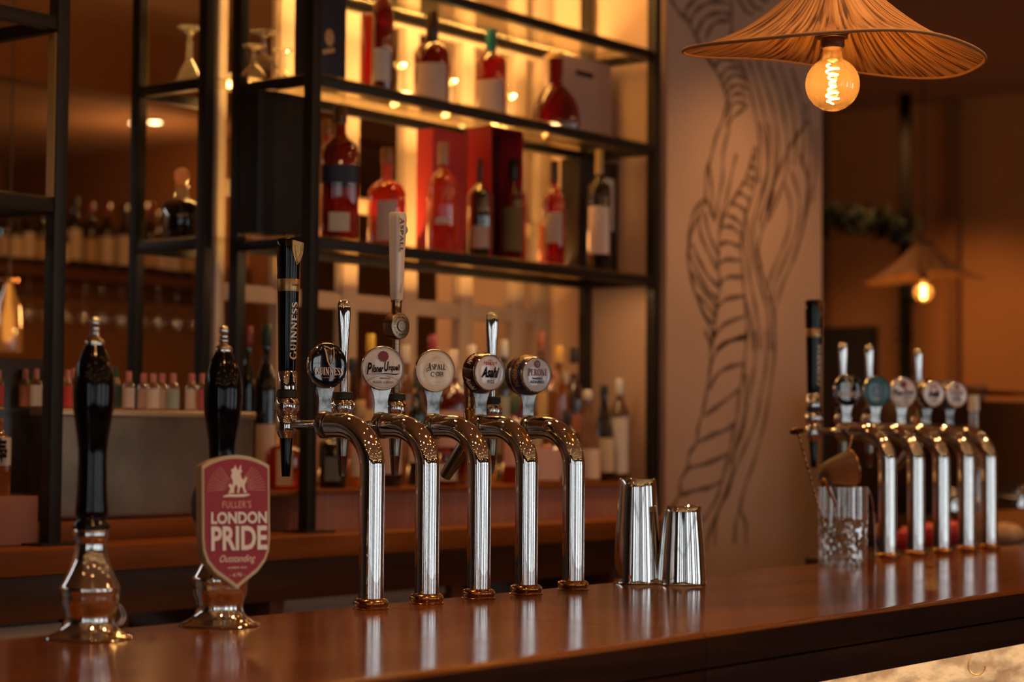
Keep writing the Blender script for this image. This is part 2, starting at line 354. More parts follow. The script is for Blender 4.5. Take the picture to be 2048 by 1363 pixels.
# street side wall with five daylight windows, left wall with two
def window_wall(name, x0, x1, wins, y0, y1, zs, ze, swap=False):
    g = G(); edges = sorted(wins)
    def bx(a, b, z0, z1):
        if swap: g.box(y0, y1, a, b, z0, z1)
        else: g.box(a, b, y0, y1, z0, z1)
    cur = x0
    for a, b in edges: bx(cur, a, 0, 3.2); bx(a, b, 0, zs); bx(a, b, ze, 3.2); cur = b
    bx(cur, x1, 0, 3.2); struct(g, name, P('dark_street_wall', (0.05, 0.026, 0.014), .8), 0)
WF = [(-2.4, -1.8), (-0.9, -0.45), (0.2, 1.1), (1.6, 2.1), (2.9, 4.0), (4.7, 5.2), (6.2, 7.6)]
WL = [(-3.2, -2.3), (-1.7, -1.0), (-0.2, 0.5)]
window_wall('wall_front', -3.2, 9.3, WF, -3.8, -3.6, 0.55, 2.35)
window_wall('wall_left', -3.6, 8.6, WL, -3.2, -3.0, 0.55, 2.35, swap=True)
nwin = 0
for lst, sw in ((WF, False), (WL, True)):
    for a, b in lst:
        nwin += 1; g = G(); c = (a + b) / 2
        for u0, u1, z0, z1 in ((a, b, 0.55, 0.61), (a, b, 2.30, 2.35), (a, a + .04, .55, 2.35), (b - .04, b, .55, 2.35), (c - .015, c + .015, .55, 2.35), (a * .75 + b * .25 - .012, a * .75 + b * .25 + .012, .55, 2.35), (a * .25 + b * .75 - .012, a * .25 + b * .75 + .012, .55, 2.35), (a, b, 1.82, 1.85)):
            if sw: g.box(-3.12, -3.06, u0, u1, z0, z1)
            else: g.box(u0, u1, -3.72, -3.66, z0, z1)
        struct(g, 'window_%d' % nwin, FRAME, 0)

# pillar with the line mural
PX0, PX1, PYF = 5.085, 6.05, 3.38
pil = struct(G().box(PX0, PX1, PYF, 4.3, 0, 3.1), 'wall_pillar', PILLAR, 0)
def mural():
    g = G(); fa = lambda q: (q[0] * .3668 + 1300, q[1] * .3668); fb = lambda q: (q[0] * .3374 + 1300, q[1] * .3374 + 240); fc = lambda q: (q[0] * .3523 + 1320, q[1] * .3523 + 660)
    A = [[(110,-40),(115,0),(150,60),(200,110),(250,200),(300,300),(350,370),(400,470),(415,560),(400,640),(360,740),(330,860),(305,950),(300,1080)],
     [(190,90),(200,45),(240,0),(270,-30)],[(215,125),(240,70),(290,30),(350,8),(420,20)],[(250,190),(280,120),(330,80),(400,70),(440,85)],[(300,215),(330,150),(380,115),(440,115)],
     [(345,370),(380,330),(430,320),(490,345)],[(378,430),(420,375),(480,370),(520,405)],[(400,480),(430,425),(480,410),(530,440)],[(412,535),(440,475),(490,465),(530,490)],[(415,590),(440,525),(490,510),(530,535)],
     [(420,650),(450,565),(500,560),(530,580)],[(415,690),(450,640),(500,600),(528,575)],
     [(440,0),(445,100),(440,200)],[(490,330),(530,430),(560,560),(590,700),(600,850),(590,1000)],[(535,330),(575,450),(615,600),(640,750),(648,900),(620,1050),(590,1200)],
     [(585,330),(625,450),(665,580),(692,720),(700,880),(672,1010),(640,1150)],[(640,340),(685,450),(722,600),(745,760),(745,900),(705,1050),(650,1200)],
     [(700,350),(745,480),(780,640),(792,800),(780,900)],[(765,360),(805,480),(832,600),(838,750),(825,900)],[(870,650),(800,740),(740,840),(690,960),(660,1060),(640,1200)],
     [(850,560),(872,700),(872,850),(860,1000),(840,1180)],[(903,700),(905,900),(885,1100)],[(470,-20),(520,60),(560,80)],[(520,-20),(570,40),(610,50)],[(590,-20),(640,10)],
     [(300,240),(310,300),(350,360)],[(300,1080),(240,1150),(215,1260),(210,1380)]]
    Bq = [[(335,470),(290,560),(240,680),(225,800),(235,900),(265,1020),(310,1130),(370,1270),(355,1363)],[(335,470),(365,550),(385,600)],[(292,570),(300,680),(350,790),(400,890)],[(320,540),(340,640),(375,740),(400,800)],
     [(248,730),(290,830),(350,930),(405,985)],[(235,800),(290,920),(350,1010),(400,1060)],[(240,900),(300,985),(360,1060),(395,1120)],[(270,1030),(330,1090),(390,1170)],[(310,1130),(345,1180),(380,1200)],
     [(620,150),(590,280),(530,410),(460,520),(415,640),(405,760),(405,880),(412,980),(395,1100),(385,1200),(370,1290)],[(630,160),(625,280),(612,420),(580,520),(545,650),(540,780),(550,930),(560,1050),(570,1180),(575,1290)],
     [(600,215),(630,230)],[(585,270),(625,290)],[(570,330),(615,355)],[(540,385),(570,370),(600,405)],[(515,430),(550,440),(590,475)],[(485,490),(530,510),(568,545)],[(450,560),(500,580),(548,625)],[(425,635),(480,630),(530,675)],
     [(408,740),(460,722),(530,750)],[(405,855),(450,825),(540,832)],[(410,975),(460,930),(545,930)],[(398,1110),(450,1060),(555,1040)],[(380,1280),(440,1210),(562,1160)],[(390,1363),(460,1310),(570,1280)],
     [(510,200),(480,330),(450,470),(425,560),(408,640)],[(470,40),(432,200),(430,330),(405,470),(385,580)],[(650,20),(690,150),(690,300),(650,450),(612,600),(622,750),(660,880)],[(700,20),(740,200),(728,350),(690,500),(650,640)],
     [(790,360),(830,500),(820,650),(765,800),(705,950),(700,1060)],[(835,300),(880,450),(880,600),(832,750),(745,950),(722,1080)],[(885,200),(932,350),(930,500),(892,680),(850,820),(782,980),(742,1130),(735,1250),(730,1363)],[(960,380),(900,660),(850,830)],
     [(640,860),(682,970),(722,1100),(735,1200)],[(560,560),(590,700),(622,870),(662,1010),(700,1150),(712,1363)],[(548,640),(572,800),(592,950),(622,1100),(642,1240),(650,1363)],[(556,1040),(595,1180),(612,1363)],[(740,420),(700,560),(640,740),(655,880)],[(345,250),(365,420),(360,560)]]
    Cq = [[(250,0),(285,80),(285,200),(265,330),(245,450),(215,550),(205,640),(165,700),(155,780),(115,850),(110,930),(75,990),(20,1060)],[(490,0),(485,100),(470,250),(450,350),(435,480),(410,600),(390,700),(350,850),(320,950),(240,1080),(120,1180)],
     [(320,0),(295,60)],[(285,190),(340,95),(400,60),(480,38)],[(270,340),(330,245),(400,205),(470,190)],[(250,485),(340,420),(450,335)],[(205,640),(300,592),(380,560),(430,520)],[(160,780),(270,752),(390,700)],[(120,935),(200,907),(280,890),(350,855)],
     [(535,0),(538,180),(512,330),(480,480),(470,580),(425,680),(390,900),(332,1010),(310,1130),(320,1400)],[(600,0),(602,180),(572,350),(540,520),(482,660),(430,780),(360,950),(285,1130),(262,1250),(270,1400)],[(650,0),(650,120),(622,350),(582,560),(530,750),(482,880),(450,1020),(425,1120),(415,1400)],
     [(450,1020),(485,1100),(488,1250),(512,1300),(520,1400)],[(485,250),(480,480),(430,640),(400,760)]]
    for fn, L, wd in ((fa, A, .0145), (fb, Bq, .0135), (fc, Cq, .0145)):
        for st in L:
            pts = []
            for q in bez([(x, y, 0) for x, y in st], 6):
                p = oY(*fn((q.x, q.y)), PYF)
                if PX0 + .01 < p.x < PX1 - .005 and 1.02 < p.z < 3.08: pts.append((p.x, p.z))
            if len(pts) > 2: g.ribbon(pts, [wd * (0.85 + 0.3 * math.sin(i * .7 + st[0][0])) for i in range(len(pts))], PYF - .0015)
    o = g.build('mural', INK, pil, 0); o['label'] = 'dark rope and wave line drawing'
mural()

# door opening, pipe and trims on the far wall
dp = oX(1640, 655, 9.28); dq = oX(1755, 655, 9.28)
struct(G().box(9.22, 9.3, dq.y, dp.y + 0.4, 0, dp.z, 0.01), 'door_1', P('dark_door', (0.012, 0.006, 0.004), 0.6))
t0 = oX(1700, 600, 7.9)
for k, px in enumerate((1905, 1640)):
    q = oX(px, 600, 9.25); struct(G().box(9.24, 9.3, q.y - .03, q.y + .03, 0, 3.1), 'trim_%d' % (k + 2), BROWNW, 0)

# ================================================================== BAR
BZ = 1.10
bar = empty('bar_counter', (2.5, 1.9, 0)); tag(bar, 'long varnished dark wood bar counter carrying the beer taps', 'bar counter')
def lc(g): # geometry is written in room coordinates, children sit under the counter's empty
    bmesh.ops.translate(g.bm, vec=(-2.5, -1.9, 0), verts=g.bm.verts[:]); return g
def slab(x0, x1):
    g = G(); prof = [(2.24, BZ - .05), (2.24, BZ - .004), (2.236, BZ), (2.230, BZ), (1.582, BZ)]
    for i in range(7):
        a = PI / 2 * i / 6; prof.append((1.566 + .009 - .009 * math.sin(a), BZ - .009 + .009 * math.cos(a)))
    prof.append((1.566, BZ - .0505))
    a = [g.bm.verts.new((x0, y, z)) for y, z in prof]; b = [g.bm.verts.new((x1, y, z)) for y, z in prof]
    m = len(prof)
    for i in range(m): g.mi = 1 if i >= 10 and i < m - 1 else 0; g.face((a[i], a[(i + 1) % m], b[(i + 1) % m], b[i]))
    g.mi = 1; g.face(a); g.face(b); return lc(g)
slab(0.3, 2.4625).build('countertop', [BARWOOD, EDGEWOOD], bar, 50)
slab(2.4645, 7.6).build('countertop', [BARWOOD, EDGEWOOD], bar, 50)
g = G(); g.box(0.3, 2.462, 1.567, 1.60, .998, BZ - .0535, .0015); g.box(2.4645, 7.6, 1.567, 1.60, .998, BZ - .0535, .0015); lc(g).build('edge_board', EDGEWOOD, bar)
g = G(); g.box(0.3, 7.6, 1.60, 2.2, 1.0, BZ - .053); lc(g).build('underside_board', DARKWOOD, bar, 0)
g = G(); N = 150
rows = []
for j in range(14):
    z = 0.02 + (0.9985 - .02) * j / 13
    rows.append([g.bm.verts.new((1.2 + 5.6 * i / N, 1.72 + random.uniform(-.004, .004), z)) for i in range(N + 1)])
for j in range(13):
    for i in range(N): g.face((rows[j][i], rows[j][i + 1], rows[j + 1][i + 1], rows[j + 1][i]))
g.box(1.2, 6.8, 1.726, 2.18, 0, .99)
lc(g).build('plaster_front', PLAST, bar, 60)
hk = oY(1953, 1306, 1.63); g = G()
hx, hy, hz = hk.x, 1.63, 0.998
hp = [(0, 0, 0), (0, 0, -.006)] + [(-.001 - .011 * math.sin(t), 0, -.022 + .0 - .0 + .016 * math.cos(t) * 1.0) for t in (0.4, 1.0, 1.6)] + [(.016 * math.sin(t) + .0, 0, -.040 + .017 * math.cos(t)) for t in (-1.3, -1.9, -2.5, -3.1, -3.7, -4.3, -4.7)]
g.tube([tuple(Vector(q) @ Matrix.Rotation(0.0, 3, 'Z')) for q in bez(hp, 5)], .0013, 10)
ho = g.build('wire_hook', BRASS, None, 60); ho.location = (hx, hy, hz); ho.rotation_euler = (0, 0, -0.9); tag(ho, 'thin bronze wire cup hook screwed under the bar edge', 'hook')

# ================================================================== BEER TAPS
def arc_tube(r, h, R, Lend, n=18):
    pts = [(0, 0, z) for z in (0.0, h * .25, h * .5, h * .75)]
    for i in range(n + 1):
        a = PI / 2 * i / n; pts.append((0, R - R * math.cos(a), h + R * math.sin(a)))
    pts.append((0, Lend, h + R)); return pts
HC = 0.299; RB = 0.072; H0 = HC - RB; LE = 0.100; FY = 0.197
def faucet(root, kind):
    """tap body at the end of the arm, its nozzle and its handle"""
    YM = T(0, FY, 0)
    sh = G(); sh.lathe([(.0225, 0), (.0235, .004), (.0235, .010), (.019, .012), (.012, .018), (.009, .030), (.0075, .050), (.0085, .086)], 32, T(0, LE, HC) @ RX(-PI / 2)); sh.build('shank', CHROME, root)
    g = G(); g.lathe([(.0195, .0), (.0225, .001), (.0235, .004), (.0225, .008), (.02, .009)], 40, T(0, LE + .0005, HC) @ RX(-PI / 2)); g.build('rubber_collar', BLACKR, root)
    if kind == 'angled':
        g = G(); M = T(0, LE + .035, HC)
        g.lathe([(.010, -.012), (.011, -.006), (.011, .03), (.008, .034), (.0095, .045), (.0075, .052), (.010, .060), (.011, .078), (.012, .082), (.006, .083)], 28, M); g.build('valve_body', BRASS, root)
        g = G(); g.tube([(0, LE + .03, HC - .01), (0, LE + .042, HC - .03), (0, LE + .07, HC - .065), (0, LE + .092, HC - .092)], [.012, .014, .013, .011], 24); g.build('nozzle', GUNM, root)
        return
    b = G(); b.lathe([(.012, .2764), (.016, .284), (.0175, .290), (.0175, .3125), (.016, .3145), (.0165, .316)], 40, YM); b.build('tap_body', CHROME, root)
    nut = G(); prof = []
    for r, z in ((.0155, .316), (.0182, .320), (.0198, .329), (.0198, .334), (.0182, .341), (.0155, .345)): prof.append((r, z))
    nut.lathe(prof, 48, YM)
    for i in range(6):                                                      # six flats around the nut
        a = 2 * PI * i / 6 + .35
        nut.lathe([(.0001, .0016), (.0045, .0016), (.0058, .0008), (.0062, -.001)], 24, YM @ T(.0191 * math.cos(a), .0191 * math.sin(a), .3305) @ RZ(a) @ RY(PI / 2) @ Matrix.Diagonal((1.45, 1, 1, 1)), cap=False)
    nut.build('nut', CHROME, root)
    g = G(); g.lathe([(.0155, .345), (.0185, .346), (.0175, .357), (.015, .358)], 36, YM); g.build('gasket', BLACKR, root)
    tip = BLACKG if kind == 'stout' else GUNM
    g = G()
    if kind == 'stout': g.lathe([(.0062, .2114), (.0068, .2112), (.0075, .216), (.0112, .277), (.0108, .279)], 32, YM)
    else:
        g.lathe([(.0052, .2104), (.0060, .2102), (.0090, .245), (.0092, .2452)], 32, YM); g.lathe([(.0094, .2455), (.0115, .277), (.011, .279)], 32, YM)
    g.build('nozzle', tip, root)
    h = G()
    if kind == 'stout':
        c = G(); c.lathe([(.0155, .358), (.0168, .359), (.0168, .388), (.0155, .390)], 40, YM); c.build('ferrule', CHROME, root)
        h.lathe([(.0150, .3885), (.0155, .392), (.0165, .44), (.0175, .48), (.0185, .5258)], 44, YM); hb = h.build('handle', BLACKG, root)
        g = G(); g.lathe([(.0186, .5255), (.0190, .528), (.0200, .545), (.0192, .547)], 44, YM); bd = g.build('gold_band', P('satin_gold', (0.50, 0.30, 0.12), 0.3, 0.7), root)
        g = G(); prof = [(.0196, .5465), (.0198, .56), (.0205, .58), (.0212, .60)]
        g.lathe(prof + [(.0208, .609), (.019, .6145), (.012, .6165)], 44, YM); g.build('handle_head', BLACKG, root)
        # slanted harp plate near the top, lettering up the shaft: both face the customer's right
        va = -1.68
        W = YM @ RZ(va + PI / 2)
        g = G(); MH = W @ T(0, -.0218, .592) @ RX(.10)
        out = [(-.011, .019), (.012, .016), (.012, -.002), (.008, -.014), (.002, -.021), (-.005, -.010), (-.010, .004)]
        g.prism(out, .0, .004, MH); pl = g.build('harp_plate', P('antique_gold', (0.30, 0.14, 0.04), 0.22, 0.8), root)
        g = G(); g.ribbon(out + [out[0]], .0016, -.0006, MH); g.ribbon([(-.008, .013), (.002, .011), (.009, .013)], .002, -.0006, MH); g.ribbon([(-.005, .011), (.001, -.014)], .0016, -.0006, MH); g.ribbon([(.009, .012), (.009, -.004), (.002, -.016)], .002, -.0006, MH); g.build('harp_outline', GOLD, root, 0)
        g = G(); TH = math.radians(0)
        ring = []
        def bend(p):      # wrap flat lettering onto the shaft
            r = .0153 + (p.z - .3885) * .0232 + .0004; a = va + p.x / r; return Vector((r * math.cos(a), FY + r * math.sin(a), p.z))
        gg = G(); MM = T(0, 0, .4585) @ RY(-PI / 2)
        serif(gg, 'GUINNESS', 0, 0, .098, .0120, 0, MM, .25, 1.05)
        bmesh.ops.subdivide_edges(gg.bm, edges=gg.bm.edges[:], cuts=3, use_grid_fill=True)
        for v in gg.bm.verts: v.co = bend(Vector((v.co.x, 0, v.co.z)))
        gg.build('lettering', CREAM, root, 0)
        gg = G()
        for i in range(16):
            x0 = -.007 + i * .0009
            gg.ribbon([(x0, .5352 + .0012 * math.sin(i * 2.1)), (x0 + .0011, .5358 + .0022 * math.sin(i * 2.1 + 1.7))], .0006)
        for v in gg.bm.verts:
            r = .0203; a = va + v.co.x / r; v.co = Vector((r * math.cos(a), FY + r * math.sin(a), v.co.z))
        gg.build('signature', BLACKP, root, 0)
    elif kind == 'paddle':
        for z, a, b in (): pass
        prof = [(.358, .0085, .0085), (.37, .0080, .0080), (.40, .0080, .0078), (.43, .0088, .0075), (.46, .0105, .0072), (.49, .0122, .0068), (.505, .0124, .0064), (.513, .0116, .006), (.5175, .0085, .005), (.519, .003, .002)]
        rings = []
        for z, a, b in prof:
            rings.append([h.bm.verts.new((a * math.cos(t) * (1 if abs(math.cos(t)) < .8 else 1), FY + b * math.sin(t), z)) for t in [2 * PI * i / 40 for i in range(40)]])
        for a, b in zip(rings, rings[1:]):
            for i in range(40): h.face((a[i], a[(i + 1) % 40], b[(i + 1) % 40], b[i]))
        h.face(rings[-1]); bmesh.ops.rotate(h.bm, cent=(0, FY, 0), matrix=Matrix.Rotation(-0.65, 3, 'Z'), verts=h.bm.verts[:]); h.build('handle', CHROME, root, 60)
    elif kind == 'white':
        g = G(); g.lathe([(.0065, .358), (.0068, .36), (.0068, .455)], 28, YM); g.build('stem', BRUSHED, root)
        g = G(); MD = YM @ T(0, 0, .480) @ RZ(-1.62 + PI / 2) @ RX(PI / 2)
        g.lathe([(.020, -.012), (.0235, -.011), (.0240, -.009), (.0240, .009), (.0235, .011), (.0215, .0115)], 56, MD); g.build('medallion', BRUSHED, root)
        g = G(); MD2 = YM @ T(0, 0, .480) @ RZ(-1.62 + PI / 2)
        for i in range(24):
            a = 2 * PI * i / 24
            if i % 2: g.ribbon([(.003 * math.cos(a), .003 * math.sin(a)), (.0065 * math.cos(a), .0065 * math.sin(a))], .0006, -.0142, MD2)
        g.ribbon([(.0092 * math.cos(2 * PI * i / 40), .0092 * math.sin(2 * PI * i / 40)) for i in range(40)], .0005, -.0142, MD2, True)
        words = 'CRAFTED IN SUFFOLK SINCE 1728 '
        for i, ch in enumerate(words):
            if ch != ' ':
                a = PI * .95 - 2 * PI * i / len(words)
                put_text(g, ch, 0, .0162, .0023, .0032, -.0121, MD2 @ RY(-(a - PI / 2)), bold=.02)
        g.build('engraving', P('dark_engraving', (0.07, 0.04, 0.02), 0.5, 0.5), root, 0)
        g = G(); g.lathe([(.0001, .0140), (.0095, .0138), (.0102, .0125), (.0102, .0110)], 40, MD); g.build('boss', P('pale_brass', (0.55, 0.43, 0.30), 0.3, 1.0), root)
        g = G(); g.lathe([(.0085, .503), (.0092, .504), (.0092, .523), (.0105, .524), (.0105, .5265), (.009, .527)], 36, YM); g.build('collar', BRASS, root)
        h.lathe([(.0095, .527), (.0105, .530), (.0115, .57), (.0132, .63), (.0148, .675), (.0146, .683), (.0125, .687), (.006, .688)], 40, YM, sq=3.2, sx=1.0, sy=1.0); h.build('handle', P('white_ceramic', (0.74, 0.66, 0.58), 0.18, 0, 0.6), root, 50)
        gg = G(); va = -1.85
        serif(gg, 'ASPALL', 0, 0, .062, .0075, 0, T(.0005, 0, .645) @ RY(PI / 2), .35, 1.2)
        gg.mi = 1; gg.ribbon([(-.0058, .678), (-.0058, .612)], .0008); gg.ribbon([(.0062, .610), (.0062, .612)], .0008)
        put_text(gg, 'CYDER', 0, 0, .017, .0055, 0, T(0.0005, 0, .5475) @ RY(PI / 2), bold=.02)
        bmesh.ops.subdivide_edges(gg.bm, edges=gg.bm.edges[:], cuts=3, use_grid_fill=True)
        for v in gg.bm.verts:
            r = .0118 + (v.co.z - .53) * .029; a = va + v.co.x / r; c, s_ = math.cos(a), math.sin(a); k = (abs(c) ** 3.2 + abs(s_) ** 3.2) ** (-1 / 3.2)
            v.co = Vector(((r + .0003) * c * k * .97, FY + (r + .0003) * s_ * k * .97, v.co.z))
        gg.build('lettering', [P('bronze_print', (0.20, 0.08, 0.03), 0.4, 0.3), P('gilt_print', (0.55, 0.36, 0.08), 0.35, 0.6)], root, 0)
        g = G(); g.lathe([(.0001, .004), (.007, .003), (.009, 0)], 28, YM @ T(.0118, -.006, .655) @ RY(PI / 2) @ RX(.0)); g.build('side_button', CHROME, root)

def face_M(X, Y, z, alpha):
    """frame whose local -y looks alpha to the right of the line to the camera"""
    d = Vector((X, Y, 0)).normalized(); az = math.atan2(-d.y, -d.x) + alpha          # normal azimuth
    return az + PI / 2
def badge(root, kind, wX, wY, alpha, low=False):
    rz = face_M(wX, wY + .105, 0, alpha); bc = Vector((0, .105, .398)); r = .0375
    M = T(*bc) @ RZ(rz)
    # bracket from the arm end up to the disc
    g = G(); br = [(-.0135, -.083), (-.0128, -.065), (-.0130, -.055), (-.0155, -.045), (-.0195, -.036), (-.021, -.030), (.021, -.030), (.0195, -.036), (.0155, -.045), (.0130, -.055), (.0128, -.065), (.0135, -.083)]
    g.prism(br, .003, .0055, T(*bc) @ RZ(rz * .6)); g.lathe([(.0215, -.002), (.0222, -.001), (.0222, .003), (.0215, .004)], 40, T(0, LE - .004, HC) @ RX(-PI / 2)); g.build('bracket', ZINC, root)
    th = {'guinness': .010, 'pilsner': .010, 'aspall': .010, 'teal': .010, 'asahi': .030, 'peroni': .030}[kind]
    rr = r if th < .02 else .0315
    MC = M @ RX(PI / 2)                                                              # lathe z -> local -y
    side = {'asahi': P('oxblood_enamel', (0.035, 0.006, 0.005), 0.15, 0, 0.5), 'peroni': NAVYP}.get(kind, CHROME)
    g = G()
    if th < .02:
        g.lathe([(r * .93, -.006), (r * 1.0, -.004), (r * 1.02, .0), (r * 1.02, .003), (r * .99, .005), (r * .985, .001)], 64, MC, cap=False); g.build('badge_rim', CHROME, root)
    else:
        g.lathe([(.036, -.010), (.0385, -.008), (.0385, .004), (.0335, .022), (.0330, .024)], 64, MC); g.build('badge_drum', side, root)
        if kind == 'peroni':
            g = G(); g.lathe([(.034, -.030), (.0375, -.028), (.0375, -.014), (.036, -.011)], 64, MC @ T(0, 0, 0)); g.build('badge_drum', side, root)
            g = G(); g.lathe([(.0378, -.013), (.0392, -.0125), (.0392, -.009), (.038, -.0085)], 64, MC); g.build('badge_ring', P('copper_ring', (0.6, 0.3, 0.16), 0.2, 1), root)
        g = G(); g.lathe([(.0328, .022), (.0335, .0225), (.0338, .026), (.0325, .028), (.0316, .0275), (.0314, .024)], 64, MC, cap=False); g.build('badge_rim', CHROME, root)
        g = G(); txt = 'Asahi' if kind == 'asahi' else 'PERONI'
        for ang in ((2.35, 3.75) if kind == 'asahi' else (2.6, 3.4)):
            me = text_me(txt, 0.02, 0.3 if kind == 'asahi' else 0)
            b = bmesh.new(); b.from_mesh(me)
            for v in b.verts:
                t = ang + v.co.x * .75; hh = v.co.y * .012 + .008; rad = .0389 - max(0, hh - .004) * .28
                v.co = MC @ Vector((rad * math.cos(t), rad * math.sin(t), hh))
            t_ = bpy.data.meshes.new('t'); b.to_mesh(t_); b.free(); g.bm.from_mesh(t_); bpy.data.meshes.remove(t_)
        g.build('side_lettering', CREAM if kind == 'asahi' else GOLD, root, 0)
    z0 = .005 if th < .02 else .0275
    fc = {'guinness': P('black_badge', (0.006, 0.003, 0.003), .08, 0, 1), 'pilsner': P('pearl_badge', (0.72, 0.68, 0.65), .3, 0, .5), 'aspall': P('cream_badge', (0.76, 0.71, 0.60), .3, 0, .5),
          'teal': P('teal_badge', (0.01, 0.12, 0.14), .3, 0, .5), 'asahi': P('white_badge', (0.74, 0.73, 0.75), .2, 0, 1), 'peroni': P('pale_badge', (0.72, 0.71, 0.73), .2, 0, 1)}[kind]
    g = G(); dome = .0035
    g.lathe([(rr * math.sin(t) , z0 - dome + dome * math.cos(t) * 1.0 + 0) for t in [PI / 2 * (1 - i / 7) for i in range(8)]][:-1] + [(.0001, z0)], 64, MC)
    disc = g.build('badge_face', fc, root, 60)
    Y_ = -(z0 + .0009); L = G(); mats = [BLACKP, CREAM, GOLD, REDP, MAROONP, NAVYP]
    if low:
        L.mi = {'guinness': 1, 'teal': 5}.get(kind, 0)
    if kind == 'guinness':
        L.mi = 1; serif(L, 'GUINNESS', .001, -.0095, .0565, .0125, Y_, M, .22, 1.1)
        L.mi = 2; L.ribbon([(-.010, .032), (-.004, .031), (.004, .028), (.011, .031)], [.001, .002, .002, .001], Y_, M); L.ribbon([(-.009, .029), (-.006, .024), (-.002, .008), (.002, -.000)], [.003, .003, .0028, .002], Y_, M); L.ribbon([(.009, .030), (.0105, .020), (.009, .008), (.003, -.000)], [.0012, .002, .0018, .001], Y_, M)
        for q in range(4): L.ribbon([(-.004 + q * .0028, .027), (-.001 + q * .0022, .008 + q * .001)], .0003, Y_, M)
        put_text(L, 'ST. JAMES\'S GATE', 0, -.0205, .028, .002, Y_, M)
    elif kind == 'pilsner':
        L.mi = 4; L.bm.verts; cv = [( (.0092 + .0007 * math.cos(t * 12)) * math.cos(t) , .0205 + (.0092 + .0007 * math.cos(t * 12)) * math.sin(t)) for t in [2 * PI * i / 48 for i in range(48)]]
        L.face([L.bm.verts.new(M @ Vector((x, Y_, z))) for x, z in cv])
        L.mi = 0; put_text(L, 'P', -.0250, -.001, .0090, .0205, Y_, M, bold=.03, shear=.25); put_text(L, 'ilsner', -.0100, -.0010, .0205, .0135, Y_, M, bold=.035, shear=.2); put_text(L, 'U', .0055, .0030, .0080, .0180, Y_, M, bold=.04, shear=.2); put_text(L, 'rquell', .0195, .0, .0205, .0135, Y_, M, bold=.035, shear=.2)
        L.ribbon([(-.027, -.0105), (-.012, -.0105), (.004, -.0095), (.022, -.0105), (.030, -.0085)], [.0005, .0012, .0018, .0022, .0004], Y_, M)
        L.ribbon(arc(0, -.060, .049, .0465, 40, 140, 20), .0005, Y_, M); L.ribbon(arc(0, 0, .034, .034, 205, 335, 24), .0004, Y_, M)
        put_text(L, 'BREWED IN', .003, -.0175, .018, .0026, Y_, M, bold=.02); put_text(L, 'PLZEŇ, CZECH', 0, -.0240, .036, .0052, Y_, M, bold=.015)
    elif kind == 'aspall':
        L.mi = 2; L.ribbon(arc(0, 0, .0345, .0345, 0, 360, 60), .0006, Y_ + .0004, M); L.ribbon(arc(.002, -.006, .0245, .0235, -15, 195, 30), .0006, Y_, M)
        for q in range(11):
            a = math.radians(15 + q * 15); L.ribbon([(.0015 + .004 * math.cos(a), .0185 + .004 * math.sin(a)), (.0015 + .009 * math.cos(a), .0185 + .009 * math.sin(a))], .0005, Y_, M)
        L.mi = 0; serif(L, 'ASPALL', .002, .0065, .034, .0100, Y_, M, .35, 1.1); L.ribbon([(-.0125, .000), (-.017, -.002), (-.0175, .003), (-.0130, .006)], .0010, Y_, M)
        put_text(L, 'C', -.0065, -.0065, .0065, .0092, Y_, M, bold=.01); put_text(L, 'DER', .0085, -.0062, .0135, .0085, Y_, M, bold=.01); L.ribbon([(-.002, -.003), (-.0012, -.006), (.001, -.0065)], .0009, Y_, M)
        L.mi = 2; L.ribbon([(.0015, -.002), (.0010, -.011), (-.002, -.0135)], .0009, Y_, M); put_text(L, 'SUFFOLK', 0.001, -.0205, .013, .0018, Y_, M); put_text(L, 'EST. 1728', 0.001, -.0265, .013, .0018, Y_, M)
    elif kind == 'asahi':
        L.mi = 3; put_text(L, 'SUPER', 0, .0225, .010, .0026, Y_, M, bold=.02); serif(L, 'DRY', 0, .0165, .019, .0062, Y_, M, 0, 1.2)
        put_text(L, '"', -.0125, .0180, .0026, .0030, Y_, M, bold=.03); put_text(L, '"', .0125, .0180, .0026, .0030, Y_, M, bold=.03)
        L.mi = 0; put_text(L, 'Asahi', 0, .0005, .038, .0200, Y_, M, bold=.035, shear=.45); L.ribbon([(-.018, -.0085), (-.013, -.004), (-.006, .000)], [.003, .0024, .001], Y_, M)
        put_text(L, '辛口', 0, -.0165, .0145, .0072, Y_, M, bold=.01)
    elif kind == 'peroni':
        L.mi = 4; L.ribbon(arc(0, .0200, .0050, .0058, 0, 360, 30), .0030, Y_, M); L.ribbon(arc(0, .0200, .0015, .0018, 0, 360, 16), .0012, Y_, M)
        serif(L, 'PERONI', 0, .0045, .041, .0130, Y_, M, .1, 1.1)
        L.mi = 2; put_text(L, 'EST. 1846', 0, .0120, .010, .0012, Y_, M); L.ribbon([(-.010, -.0222), (-.004, -.0195), (-.001, -.0225), (.004, -.0200), (.010, -.0215)], .0006, Y_, M); L.ribbon([(-.008, -.0245), (.010, -.0240)], .0004, Y_, M)
        L.mi = 5; put_text(L, 'NASTRO', 0, -.0070, .022, .0042, Y_, M, bold=.05); put_text(L, 'AZZURRO', 0, -.0135, .031, .0056, Y_, M, bold=.05)
    else:
        L.mi = 5; L.ribbon(arc(0, 0, .028, .028, 0, 360, 40), .0010, Y_, M); L.ribbon(arc(0, 0, .011, .011, 0, 360, 30), .0060, Y_, M)
        L.mi = 2; put_text(L, 'CYDER', 0, -.019, .018, .005, Y_, M)
    L.build('lettering' if kind not in () else 'print', mats, root, 0)

